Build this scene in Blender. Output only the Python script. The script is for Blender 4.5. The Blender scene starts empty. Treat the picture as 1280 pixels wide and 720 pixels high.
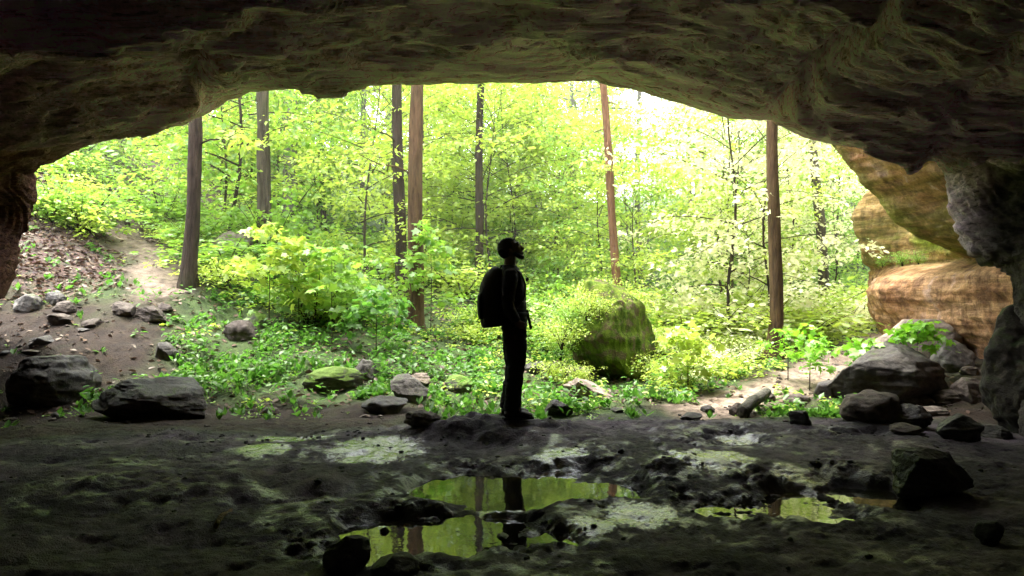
import bpy, math, random
import numpy as np
from mathutils import Vector

SC = bpy.context.scene
COL = SC.collection
CAM = np.array([0.0, 0.0, 1.45])
FPX = 853.33

# ------------------------------------------------------------------ noise
_r = np.random.default_rng(11)
_P = _r.permutation(256); _P = np.concatenate([_P, _P, _P])
_G = _r.normal(size=(256, 3)); _G /= np.linalg.norm(_G, axis=1)[:, None]

def gnoise(p):
    p = np.asarray(p, float)
    i = np.floor(p).astype(np.int64); f = p - i
    u = f * f * f * (f * (f * 6 - 15) + 10)
    i = i & 255
    out = np.zeros(p.shape[:-1])
    for dx in (0, 1):
        wx = u[..., 0] if dx else 1 - u[..., 0]
        for dy in (0, 1):
            wy = u[..., 1] if dy else 1 - u[..., 1]
            for dz in (0, 1):
                wz = u[..., 2] if dz else 1 - u[..., 2]
                h = _P[_P[_P[(i[..., 0] + dx) & 255] + ((i[..., 1] + dy) & 255)] + ((i[..., 2] + dz) & 255)]
                g = _G[h]
                d = g[..., 0] * (f[..., 0] - dx) + g[..., 1] * (f[..., 1] - dy) + g[..., 2] * (f[..., 2] - dz)
                out += wx * wy * wz * d
    return out * 1.5

def fbm(p, o=4, gain=.5, lac=2.03):
    p = np.asarray(p, float); a = 1.0; s = 0; 
    for k in range(o):
        s = s + a * gnoise(p + k * 17.3); p = p * lac; a *= gain
    return s

def ridged(p, o=3):
    p = np.asarray(p, float); a = 1.0; s = 0
    for k in range(o):
        s = s + a * (1 - 2 * np.abs(gnoise(p + k * 9.1))); p = p * 2.1; a *= .5
    return s

def sstep(a, b, x):
    t = np.clip((x - a) / (b - a), 0, 1); return t * t * (3 - 2 * t)

def P3(x, y, z=0.0):
    x, y, z = np.broadcast_arrays(np.asarray(x, float), np.asarray(y, float), np.asarray(z, float))
    return np.stack([x, y, z], -1)

# ------------------------------------------------------------------ mesh helpers
def build(name, V, F, mat, parent=None, smooth=True, attrs=None):
    """F: list of index arrays (n,k) or one array -> one mesh object"""
    V = np.asarray(V, np.float32)
    if isinstance(F, np.ndarray): F = [F]
    F = [np.asarray(f, np.int32) for f in F if len(f)]
    me = bpy.data.meshes.new(name)
    me.vertices.add(len(V)); me.vertices.foreach_set('co', V.ravel())
    tot = np.concatenate([np.full(len(f), f.shape[1], np.int32) for f in F])
    lv = np.concatenate([f.ravel() for f in F])
    me.loops.add(len(lv)); me.loops.foreach_set('vertex_index', lv)
    me.polygons.add(len(tot))
    st = np.concatenate([[0], np.cumsum(tot)[:-1]]).astype(np.int32)
    me.polygons.foreach_set('loop_start', st)
    if smooth: me.polygons.foreach_set('use_smooth', np.ones(len(tot), bool))
    me.update(calc_edges=True)
    if attrs:
        for k, a in attrs.items():
            at_ = me.color_attributes.new(k, 'FLOAT_COLOR', 'POINT')
            at_.data.foreach_set('color', np.asarray(a, np.float32).ravel())
    if mat: me.materials.append(mat)
    o = bpy.data.objects.new(name, me); COL.objects.link(o)
    if parent: o.parent = parent
    return o

class MB:
    def __init__(s): s.V = []; s.T = []; s.Q = []; s.n = 0
    def add(s, V, T=None, Q=None):
        s.V.append(np.asarray(V, float))
        if T is not None and len(T): s.T.append(np.asarray(T) + s.n)
        if Q is not None and len(Q): s.Q.append(np.asarray(Q) + s.n)
        s.n += len(V)
    def arrays(s):
        F = []
        if s.T: F.append(np.concatenate(s.T))
        if s.Q: F.append(np.concatenate(s.Q))
        return np.concatenate(s.V), F
    def build(s, name, mat, parent=None, smooth=True):
        V, F = s.arrays(); return build(name, V, F, mat, parent, smooth)

def grid_faces(nr, nc):
    i = np.arange(nr - 1)[:, None] * nc + np.arange(nc - 1)[None, :]
    i = i.ravel()
    return np.stack([i, i + 1, i + nc + 1, i + nc], -1)

def tube(pts, rad, n=10, rough=0, seed=0, rad2=None, side=None, cap=True):
    """tapered tube; rad along `side`, rad2 across"""
    pts = np.asarray(pts, float); m = len(pts)
    rad = np.broadcast_to(np.asarray(rad, float), (m,)).copy()
    rad2 = rad if rad2 is None else np.broadcast_to(np.asarray(rad2, float), (m,))
    t = np.gradient(pts, axis=0); t /= np.linalg.norm(t, axis=1)[:, None] + 1e-9
    ref = np.array([1.0, 0, 0]) if side is None else np.asarray(side, float)
    if side is None and abs(t[:, 0]).mean() > .8: ref = np.array([0, 0, 1.0])
    a = ref[None] - t * (t @ ref)[:, None]; a /= np.linalg.norm(a, axis=1)[:, None] + 1e-9
    b = np.cross(t, a)
    th = np.linspace(0, 2 * np.pi, n, endpoint=False)
    V = pts[:, None] + a[:, None] * (np.cos(th)[None, :, None] * rad[:, None, None]) + b[:, None] * (np.sin(th)[None, :, None] * rad2[:, None, None])
    if rough:
        d = V - pts[:, None]
        V = pts[:, None] + d * (1 + rough * fbm(V * [6, 6, 1.6] + seed, 3))[..., None]
    V = V.reshape(-1, 3)
    Q = []
    j = np.arange(n); jn = (j + 1) % n
    for k in range(m - 1):
        Q.append(np.stack([k * n + j, k * n + jn, (k + 1) * n + jn, (k + 1) * n + j], -1))
    Q = np.concatenate(Q)
    T = None
    if cap:
        V = np.concatenate([V, pts[:1], pts[-1:]])
        T = np.concatenate([np.stack([np.full(n, m * n), jn, j], -1), np.stack([np.full(n, m * n + 1), (m - 1) * n + j, (m - 1) * n + jn], -1)])
    return V, T, Q

def catmull(pts, n):
    pts = np.asarray(pts, float)
    t = np.concatenate([[0], np.cumsum(np.linalg.norm(np.diff(pts, axis=0), axis=1))]); t /= t[-1]
    u = np.linspace(0, 1, n)
    # monotone-ish: linear then smooth
    out = np.stack([np.interp(u, t, pts[:, k]) for k in range(pts.shape[1])], -1)
    for _ in range(max(1, n // (len(pts) * 3))):
        out[1:-1] = .25 * out[:-2] + .5 * out[1:-1] + .25 * out[2:]
    return out

def empty(name, loc, label=None, cat=None, group=None):
    o = bpy.data.objects.new(name, None); COL.objects.link(o); o.location = Vector(loc)
    o.empty_display_size = .2
    tag(o, label, cat, group); return o

def tag(o, label=None, cat=None, group=None, kind=None):
    if label: o['label'] = label
    if cat: o['category'] = cat
    if group: o['group'] = group
    if kind: o['kind'] = kind
    return o

def copy_tree(o, loc=None, rz=None, sc=None, label=None, group=None):
    c = o.copy(); COL.objects.link(c)
    for ch in [x for x in bpy.data.objects if x.parent == o]:
        d = ch.copy(); COL.objects.link(d); d.parent = c
    place(c, loc, rz, sc, label, group); return c

def place(c, loc=None, rz=None, sc=None, label=None, group=None):
    if loc is not None: c.location = Vector(loc)
    if rz is not None: c.rotation_euler = (0, 0, rz)
    if sc is not None: c.scale = (sc, sc, sc) if np.isscalar(sc) else sc
    if label: c['label'] = label
    if group: c['group'] = group

# ------------------------------------------------------------------ materials
class NT:
    def __init__(s, name):
        s.m = bpy.data.materials.new(name); s.m.use_nodes = True
        s.t = s.m.node_tree; s.t.nodes.clear()
        s.out = s.t.nodes.new('ShaderNodeOutputMaterial')
    def n(s, typ, **kw):
        nd = s.t.nodes.new('ShaderNode' + typ)
        for k, v in kw.items():
            if hasattr(nd, k) and k not in nd.inputs: setattr(nd, k, v)
            else: s.set(nd, k, v)
        return nd
    def set(s, nd, k, v):
        i = nd.inputs[k]
        if isinstance(v, bpy.types.NodeSocket): s.t.links.new(v, i)
        elif hasattr(i.default_value, '__len__') and not isinstance(v, str):
            v = tuple(v); i.default_value = v + (1,) if len(v) == 3 and len(i.default_value) == 4 else v
        else: i.default_value = v
    def pos(s, scale=(1, 1, 1), obj=False):
        src = s.n('TexCoord').outputs['Object'] if obj else s.n('NewGeometry').outputs['Position']
        mp = s.n('Mapping'); s.t.links.new(src, mp.inputs['Vector']); mp.inputs['Scale'].default_value = scale
        return mp.outputs[0]
    def noise(s, vec, scale, detail=4, rough=.55, dist=0):
        nd = s.n('TexNoise'); s.t.links.new(vec, nd.inputs['Vector'])
        nd.inputs['Scale'].default_value = scale; nd.inputs['Detail'].default_value = detail
        nd.inputs['Roughness'].default_value = rough; nd.inputs['Distortion'].default_value = dist
        return nd.outputs['Fac']
    def vor(s, vec, scale, feature='F1', rand=1):
        nd = s.n('TexVoronoi', feature=feature); s.t.links.new(vec, nd.inputs['Vector']); nd.inputs['Scale'].default_value = scale
        return nd.outputs
    def ramp(s, fac, stops):
        nd = s.n('ValToRGB'); s.t.links.new(fac, nd.inputs[0]); e = nd.color_ramp.elements
        while len(e) < len(stops): e.new(.5)
        for k, (p, c) in enumerate(stops):
            e[k].position = p; e[k].color = (c, c, c, 1) if np.isscalar(c) else tuple(c) + (1,)
        return nd.outputs[0]
    def mix(s, fac, a, b, mode='MIX'):
        nd = s.n('Mix', data_type='RGBA', blend_type=mode)
        for idx, v in ((0, fac), (6, a), (7, b)):
            i = nd.inputs[idx]
            if isinstance(v, bpy.types.NodeSocket): s.t.links.new(v, i)
            else: i.default_value = v if idx == 0 else (tuple(v) + (1,) if len(v) == 3 else tuple(v))
        return nd.outputs[2]
    def math(s, op, a, b=0.0, clamp=False):
        nd = s.n('Math', operation=op); nd.use_clamp = clamp
        for idx, v in ((0, a), (1, b)):
            if isinstance(v, bpy.types.NodeSocket): s.t.links.new(v, nd.inputs[idx])
            else: nd.inputs[idx].default_value = v
        return nd.outputs[0]
    def bump(s, h, strength=.5, dist=.02, normal=None):
        nd = s.n('Bump'); s.t.links.new(h, nd.inputs['Height']); nd.inputs['Strength'].default_value = strength
        nd.inputs['Distance'].default_value = dist
        if normal is not None: s.t.links.new(normal, nd.inputs['Normal'])
        return nd.outputs[0]
    def principled(s, **kw):
        b = s.n('BsdfPrincipled')
        for k, v in kw.items(): s.set(b, {'color': 'Base Color', 'rough': 'Roughness', 'spec': 'Specular IOR Level', 'normal': 'Normal', 'ior': 'IOR', 'metal': 'Metallic'}[k], v)
        s.t.links.new(b.outputs[0], s.out.inputs[0]); return b

def mat_leaf(name, c1, c2, tr1, tr2, gloss=.05, tmix=.5):
    s = NT(name)
    r = s.n('NewGeometry').outputs['Random Per Island']
    big = s.noise(s.pos(), .55, 2)
    f = s.math('ADD', s.math('MULTIPLY', r, .6), s.math('MULTIPLY', big, .4))
    dc = s.mix(f, c1, c2); tc = s.mix(f, tr1, tr2)
    d = s.n('BsdfDiffuse', Color=dc); t = s.n('BsdfTranslucent', Color=tc)
    m = s.n('MixShader'); m.inputs[0].default_value = tmix
    s.t.links.new(d.outputs[0], m.inputs[1]); s.t.links.new(t.outputs[0], m.inputs[2])
    g = s.n('BsdfGlossy', Roughness=.42, Color=(.75, .8, .7))
    m2 = s.n('MixShader'); m2.inputs[0].default_value = gloss
    s.t.links.new(m.outputs[0], m2.inputs[1]); s.t.links.new(g.outputs[0], m2.inputs[2])
    s.t.links.new(m2.outputs[0], s.out.inputs[0]); return s.m

def mat_rock(name, cols, moss=0.0, rough=.85, scale=1.0, strata=(1, 1, 1), bumpd=.03, wet=0.0, mossc=(.045, .075, .012), obj=True):
    s = NT(name); p = s.pos(strata, obj)
    a = s.noise(p, 1.6 * scale, 6, .62, .4); b = s.noise(p, 9 * scale, 5, .6); c = s.noise(p, 42 * scale, 3, .6)
    col = s.ramp(a, [(.3, cols[0]), (.47, cols[1]), (.6, cols[2]), (.75, cols[3])])
    col = s.mix(.75, col, s.ramp(b, [(.3, .35), (.62, 1.15)]), 'MULTIPLY')
    col = s.mix(.5, col, s.ramp(c, [(.35, .6), (.65, 1.15)]), 'MULTIPLY')
    h = s.math('ADD', s.math('MULTIPLY', b, .6), s.math('ADD', s.math('MULTIPLY', c, .35), s.math('MULTIPLY', s.noise(p, 120 * scale, 2), .12)))
    nrm = s.bump(h, .8, bumpd)
    if moss > 0:
        sep = s.n('SeparateXYZ'); s.t.links.new(s.n('NewGeometry').outputs['Normal'], sep.inputs[0])
        up = s.math('MULTIPLY_ADD', sep.outputs[2], .45); s.t.nodes[-1].inputs[2].default_value = moss - .35
        mm = s.math('ADD', up, s.math('SUBTRACT', s.noise(p, 3.2 * scale, 5, .65), .5))
        mf = s.ramp(mm, [(.22, 0.0), (.42, 1.0)])
        mc = s.mix(s.noise(p, 30 * scale, 3), tuple(np.array(mossc) * .5), tuple(np.array(mossc) * 1.8))
        col = s.mix(mf, col, mc)
    rg = s.ramp(a, [(.4, max(.12, rough - wet)), (.62, rough)]) if wet else rough
    s.principled(color=col, rough=rg, normal=nrm, spec=.35)
    return s.m

def mat_bark(name, c1, c2, mossy=.0):
    s = NT(name); p = s.pos((9, 9, 1.3), True)
    a = s.noise(p, 1.5, 5, .65, .3); v = s.vor(p, 3.2, 'DISTANCE_TO_EDGE')[0]
    g = s.noise(s.pos((1, 1, .6), True), 1.3, 4)
    col = s.mix(s.ramp(a, [(.35, 0), (.65, 1)]), c1, c2)
    col = s.mix(s.ramp(g, [(.5, 0), (.75, mossy)]), col, (.07, .09, .03))
    h = s.math('ADD', a, s.math('MULTIPLY', s.ramp(v, [(0, 0), (.18, 1)]), .5))
    s.principled(color=col, rough=.9, normal=s.bump(h, .9, .02), spec=.2); return s.m

def mat_plain(name, c, rough=.8, spec=.3, nscale=60, var=.35):
    s = NT(name); p = s.pos((1, 1, 1), True)
    n = s.noise(p, nscale, 3)
    col = s.mix(n, tuple(np.array(c) * (1 - var)), tuple(np.array(c) * (1 + var)))
    s.principled(color=col, rough=rough, spec=spec, normal=s.bump(n, .4, .004)); return s.m

M = {}
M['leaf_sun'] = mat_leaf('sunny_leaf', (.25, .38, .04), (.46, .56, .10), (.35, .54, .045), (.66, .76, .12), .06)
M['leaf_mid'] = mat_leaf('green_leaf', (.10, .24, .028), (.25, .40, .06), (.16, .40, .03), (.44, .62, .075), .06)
M['leaf_far'] = mat_leaf('far_leaf', (.30, .46, .14), (.5, .64, .26), (.38, .57, .15), (.64, .78, .28), .04)  # distance haze put into the leaf colour, paler for the far trees
M['leaf_pale'] = mat_leaf('pale_leaf', (.60, .65, .30), (.94, .87, .66), (.67, .77, .26), (.93, .90, .56), .05)  # glaring sun and haze of the right thicket put into the leaf colour
M['leaf_herb'] = mat_leaf('herb_leaf', (.05, .15, .02), (.13, .28, .04), (.07, .24, .02), (.19, .4, .05), .05)
M['leaf_maple'] = mat_leaf('maple_leaf', (.16, .38, .035), (.26, .5, .05), (.24, .6, .03), (.4, .76, .05), .06)
M['litter'] = mat_leaf('dry_leaf', (.07, .042, .03), (.2, .13, .095), (.06, .035, .022), (.12, .07, .045), .04, .15)
M['bark_brown'] = mat_bark('brown_bark', (.04, .024, .011), (.125, .078, .036), .2)
M['bark_grey'] = mat_bark('grey_bark', (.035, .029, .017), (.105, .09, .055), .6)
M['bark_red'] = mat_bark('reddish_bark', (.10, .05, .024), (.24, .13, .065), .0)
M['bark_dark'] = mat_bark('dark_bark', (.02, .014, .009), (.06, .043, .028), .35)
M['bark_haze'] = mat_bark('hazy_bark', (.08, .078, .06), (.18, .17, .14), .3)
SAND = [(.07, .05, .035), (.17, .13, .085), (.27, .21, .14), (.2, .19, .1)]
GREY = [(.06, .055, .048), (.13, .12, .105), (.2, .185, .16), (.15, .145, .12)]
M['rock_grey'] = mat_rock('grey_rock', GREY, moss=.22, scale=1.6)
M['rock_dark'] = mat_rock('dark_rock', [(.03, .027, .024), (.065, .058, .05), (.1, .09, .075), (.075, .075, .05)], moss=.12, scale=1.8, wet=.3)
M['rock_brown'] = mat_rock('brown_rock', [(.045, .034, .028), (.1, .08, .064), (.16, .132, .108), (.12, .105, .08)], moss=.1, scale=1.8)
M['rock_moss'] = mat_rock('mossy_rock', GREY, moss=.52, scale=1.4, mossc=(.09, .15, .02))
def mat_mossface():
    s = NT('moss_curtain'); p = s.pos((4, 4, .9), True); q = s.pos((1, 1, 1), True)
    a = s.noise(p, 2.0, 5, .65); b = s.noise(q, 7, 5, .6); c = s.noise(q, 60, 3)
    col = s.mix(s.ramp(a, [(.35, 0), (.65, 1)]), (.045, .085, .01), (.19, .26, .035))
    col = s.mix(s.ramp(b, [(.5, 0), (.6, .9)]), col, (.13, .10, .06))
    col = s.mix(.6, col, s.ramp(c, [(.3, .5), (.7, 1.2)]), 'MULTIPLY')
    s.principled(color=col, rough=.95, normal=s.bump(s.math('ADD', b, c), .9, .03), spec=.1); return s.m
M['moss_face'] = mat_mossface()
M['rock_pale'] = mat_rock('pale_rock', [(.14, .11, .085), (.28, .225, .175), (.38, .315, .25), (.3, .26, .2)], moss=.0, scale=1.3)
M['rock_darkmoss'] = mat_rock('dark_mossy_rock', [(.014, .013, .01), (.035, .03, .022), (.06, .05, .036), (.04, .036, .022)], moss=.42, scale=2.2, mossc=(.022, .03, .007))
M['rock_wet'] = mat_rock('wet_black_rock', [(.012, .011, .01), (.03, .028, .025), (.05, .045, .04), (.035, .034, .028)], moss=0, scale=2.2, wet=.35)

# ------------------------------------------------------------------ terrain
def px_xyz(px, row, Y): return ((px - 640) / FPX * Y, Y, CAM[2] + (360 - row) / FPX * Y)
_cp = []
for X in (-9, -5, -2, 1, 4, 7): 
    for Y in (-12, -4, 2, 5, 7): _cp.append((X, Y, 0.0))
for (px, row, Y) in [(100, 522, 8.0), (50, 505, 8.7), (250, 520, 8.0), (400, 515, 8.1), (560, 530, 7.6), (760, 527, 7.6), (900, 524, 7.7), (1100, 532, 7.5), (1250, 545, 7.3),
                     (640, 500, 9.0), (640, 472, 10.6), (518, 412, 13.0), (790, 500, 9.0), (800, 470, 11.2), (870, 470, 11.2), (960, 492, 9.6), (965, 449, 12.3), (1040, 452, 12.0), (1080, 430, 14.0), (1100, 500, 9.0), (1200, 470, 9.6), (1230, 515, 8.2),
                     (190, 345, 12.6), (235, 358, 12.0), (150, 290, 15), (120, 232, 17.5), (60, 300, 12.3), (30, 375, 10.5), (100, 440, 9.4), (40, 405, 10), (220, 440, 9.8), (300, 405, 11.4), (330, 315, 14.5), (400, 440, 10.2), (400, 370, 14),
                     (20, 330, 11.2), (330, 480, 9.1), (480, 480, 9.3), (90, 250, 15.0)]:
    _cp.append(px_xyz(px, row, Y))
_cp += [(-30, 30, 15), (-15, 24, 7.2), (-8, 24, 4.2), (0, 18, 1.2), (0, 30, 3.2), (6, 20, .8), (12, 20, 1.2), (15, 30, 3.6), (30, 30, 8), (0, 60, 9), (-40, 60, 20), (40, 60, 12), (-25, 10, 10), (-14, 12, 5.5), (25, 10, 6), (-25, -12, 2), (25, -12, 2), (10, 12, .8), (0, 90, 14), (60, 90, 16), (-60, 90, 24)]
_cp = np.array(_cp)
def _U(d2): return d2 * np.log(d2 + 1e-9)
def _tps_fit(c, lam=.02):
    n = len(c); d2 = ((c[:, None, :2] - c[None, :, :2]) ** 2).sum(-1)
    A = np.zeros((n + 3, n + 3)); A[:n, :n] = _U(d2) + lam * np.eye(n) * 10
    A[:n, n] = 1; A[:n, n + 1:] = c[:, :2]; A[n:, :n] = A[:n, n:].T
    return np.linalg.solve(A, np.concatenate([c[:, 2], [0, 0, 0]]))
_w = _tps_fit(_cp)
def tps(X, Y):
    X = np.clip(X, -60, 60); Y = np.clip(Y, -12, 90)
    s = _w[-3] + _w[-2] * X + _w[-1] * Y
    for k in range(len(_cp)): s = s + _w[k] * _U((X - _cp[k, 0]) ** 2 + (Y - _cp[k, 1]) ** 2)
    return s

def floor_pt(px, row): 
    Y = 1.45 * FPX / (row - 360); return ((px - 640) / FPX * Y, Y)
WATER_Z = -.045
PUD = []   # cx, cy, rx, ry, depth
for (x0, x1, r0, r1, d) in [(525, 640, 588, 622, .085), (640, 795, 584, 620, .085), (560, 700, 596, 632, .07), (430, 560, 642, 690, .085), (520, 640, 636, 682, .085),
                            (620, 700, 650, 676, .05), (860, 985, 621, 651, .068), (960, 1055, 609, 648, .08), (1040, 1140, 604, 630, .09), (880, 960, 543, 556, .06), (1060, 1110, 539, 546, .06), (665, 720, 655, 672, .06)]:
    xa, ya = floor_pt((x0 + x1) / 2, r0); xb, yb = floor_pt((x0 + x1) / 2, r1)
    cy = (ya + yb) / 2; cx = ((x0 + x1) / 2 - 640) / FPX * cy
    PUD.append((cx, cy, (x1 - x0) / 2 / FPX * cy, abs(ya - yb) / 2, d))

def rock_edge(X):
    return np.interp(X, [-9, -6, -3.5, -1.6, -.7, 0, 8], [5.8, 6.1, 6.7, 7.0, 7.5, 7.65, 7.6])
def zone_rock(X, Y): return 1 - sstep(-.35, .35, Y - rock_edge(X) + .5 * fbm(P3(X * .9, Y * 1.5), 3))

def pud_mask(X, Y):
    w = P3(X * 2.2, Y * 2.2); X2 = X + .12 * fbm(w, 3); Y2 = Y + .12 * fbm(w + 31.7, 3)
    s = np.zeros_like(X); near = np.zeros_like(X)
    for (cx, cy, rx, ry, d) in PUD:
        q = ((X2 - cx) / rx) ** 2 + ((Y2 - cy) / ry) ** 2
        s = np.maximum(s, d * 1.1 * (1 - sstep(.5, 2.3, q))); near = np.maximum(near, 1 - sstep(1.0, 8.0, q))
    return s, near

def ground_h(X, Y):
    X = np.asarray(X, float); Y = np.asarray(Y, float)
    h = tps(X, Y)
    inside = 1 - sstep(7.2, 8.6, Y)
    out = 1 - inside
    far = sstep(12, 40, Y)
    h = h * (1 - .0 * inside)
    h = h + out * (.10 * fbm(P3(X * .8, Y * .8), 4) + .03 * fbm(P3(X * 4, Y * 4), 3)) + far * .8 * fbm(P3(X * .12, Y * .12, 3.0), 3)
    if np.any(inside > 0):
        pm, nr = pud_mask(X, Y)
        fl = .06 * fbm(P3(X * .7, Y * 1.0, 5), 3) + .022 * fbm(P3(X * 1.6 + .3 * Y, Y * 2.0, 9.0), 3)
        pock = np.clip(gnoise(P3(X * 4.2, Y * 5.5, 2.0)) - .18, 0, 1)
        lump = np.clip(fbm(P3(X * 9, Y * 11, 1.0), 3), -.3, 1)
        rub = nr * sstep(-.1, .5, fbm(P3(X * 1.7, Y * 2.2, 8.0), 3)) + .25
        fl = fl * (1 - .8 * sstep(0, .05, pm)) - .07 * pock ** 1.2 - .018 * np.clip(ridged(P3(X * 1.1 + .25 * fbm(P3(X, Y, 6.0), 2), Y * 2.3, 12.0), 2) - 1.05, 0, 1) * 2 + .03 * rub * lump * (1 - .15 * sstep(.03, .06, pm)) + .011 * fbm(P3(X * 17, Y * 19), 4, .6) * (.5 + rub) + .012 * np.clip(fbm(P3(X * 5, Y * 7, 30.0), 3), -.2, .6) * rub
        mound = .15 * np.exp(-(((X + .05) / .75) ** 2 + ((Y - 6.75) / .42) ** 2) ** 1.5) + .09 * np.exp(-(((X + .6) / .5) ** 2 + ((Y - 6.6) / .3) ** 2)) + .06 * np.exp(-(((X - 1.4) / 1.6) ** 2 + ((Y - 7.1) / .35) ** 2))
        mound = mound + .1 * np.exp(-(((X + 2.3) / 1.1) ** 2 + ((Y - 4.9) / .45) ** 2)) + .08 * np.exp(-(((X - 1.6) / 1.0) ** 2 + ((Y - 5.35) / .25) ** 2))
        flat = np.exp(-(((X) / .24) ** 2 + ((Y - 6.8) / .2) ** 2) ** 2)
        fl = fl * (1 - .9 * flat)
        mound = mound * (1 + .55 * fbm(P3(X * 3.2, Y * 4.0, 15.0), 3) * (1 - flat))
        h = h + inside * (fl + mound + .02 - pm)
    return h

def gh(x, y): return float(ground_h(np.array([x]), np.array([y]))[0])
def at(px, row, y0=3.2, y1=80):
    Y = np.concatenate([np.arange(y0, 30, .02), np.arange(30, y1, .2)])
    X = (px - 640) / FPX * Y; Z = CAM[2] + (360 - row) / FPX * Y
    G = ground_h(X, Y); k = np.argmax(G >= Z)
    if not (G >= Z).any(): k = len(Y) - 1
    return np.array([X[k], Y[k], G[k]])
def on(px, Y):
    X = (px - 640) / FPX * Y; return np.array([X, Y, gh(X, Y)])

def axis(stops):
    out = []
    for (a, b, st) in stops: out.append(np.arange(a, b, st))
    return np.concatenate(out + [[stops[-1][1]]])
gx = axis([(-300, -60, 20), (-60, -20, 2), (-20, -9, .4), (-9, -5, .06), (-5, 5, .024), (5, 9, .06), (9, 20, .4), (20, 60, 2), (60, 300, 20)])
gy = axis([(-60, -4, 4), (-4, 2.8, .4), (2.8, 7.8, .018), (7.8, 13, .05), (13, 22, .15), (22, 60, 1), (60, 400, 20)])
GX, GY = np.meshgrid(gx, gy)
GZ = ground_h(GX.ravel(), GY.ravel()).reshape(GX.shape)

def poly_dist(X, Y, pts):
    d = np.full(np.shape(X), 1e9)
    for (a, b) in zip(pts[:-1], pts[1:]):
        a = np.array(a[:2]); b = np.array(b[:2]); ab = b - a
        t = np.clip(((X - a[0]) * ab[0] + (Y - a[1]) * ab[1]) / (ab @ ab + 1e-9), 0, 1)
        d = np.minimum(d, np.hypot(X - a[0] - t * ab[0], Y - a[1] - t * ab[1]))
    return d
PATH_L = [at(60, 460), at(80, 430), at(120, 410), at(165, 385), at(205, 358), at(200, 335), at(170, 312), at(150, 285), at(150, 262)]
PATH_R = [at(880, 515), at(930, 500), at(980, 480), at(1030, 458), at(1070, 440), on(1110, 15)]
def zones(X, Y):
    n1 = fbm(P3(X * 1.1, Y * 1.1, 4.0), 3)
    rk = zone_rock(X, Y)
    dl = poly_dist(X, Y, PATH_L); dr = poly_dist(X, Y, PATH_R)
    path = np.maximum(1 - sstep(.25, .9, dl + .4 * n1), 1 - sstep(.3, .8, dr + .35 * n1))
    # bare dirt apron just outside the rock, left side, and rubble ground on the right
    apron = (1 - sstep(8.2, 8.9, Y + .5 * n1)) * (1 - sstep(-1.2, -.4, X)) + sstep(3.4, 4.2, X + .4 * n1) * (1 - sstep(10.6, 12, Y))
    sandy = (1 - sstep(-5.4, -4.4, X + .5 * n1)) * (1 - sstep(10.2, 11.0, Y + .4 * n1))
    bare = np.clip(np.maximum(np.maximum(path, apron), sandy), 0, 1) * (1 - rk)
    hill = (1 - sstep(-7.2, -6.2, X + .6 * n1 + .12 * (Y - 10))) * sstep(10.2, 11.0, Y + .4 * n1) * (1 - path)
    path = np.maximum((1 - sstep(.15, .6, poly_dist(X, Y, PATH_L[3:]) + .35 * n1)) * sstep(10.6, 11.8, Y), 1 - sstep(.2, .7, dr + .35 * n1))
    return rk, bare, np.clip(hill, 0, 1), path
rk, bare, hill, path = zones(GX.ravel(), GY.ravel())
pm, nr = pud_mask(GX.ravel(), GY.ravel())
_X, _Y = GX.ravel(), GY.ravel(); zc = np.stack([rk, bare, hill, path * np.where(_X < 0, .55, 1.0)], -1); film = np.zeros(GX.size)  # right path sand paler, sunlight on it put into the colour
for (fx, fr, fw, fh) in [(880, 582, 150, 24), (800, 642, 130, 20), (1000, 602, 90, 14), (470, 562, 160, 20), (700, 575, 100, 10), (920, 548, 70, 8), (560, 602, 70, 12), (370, 545, 130, 12), (740, 657, 90, 14), (620, 640, 90, 16), (330, 565, 90, 10)]:
    xa, ya = floor_pt(fx, fr - fh); xb, yb = floor_pt(fx, fr + fh); cx, cy_ = floor_pt(fx, fr)
    film = np.maximum(film, np.exp(-((GX.ravel() - cx) / (fw / 2 / FPX * cy_)) ** 2 - ((GY.ravel() - cy_) / (abs(ya - yb) / 2)) ** 2))
wc = np.stack([sstep(0, .04, pm), nr, film * rk, rk * 0 + 1], -1)

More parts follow.
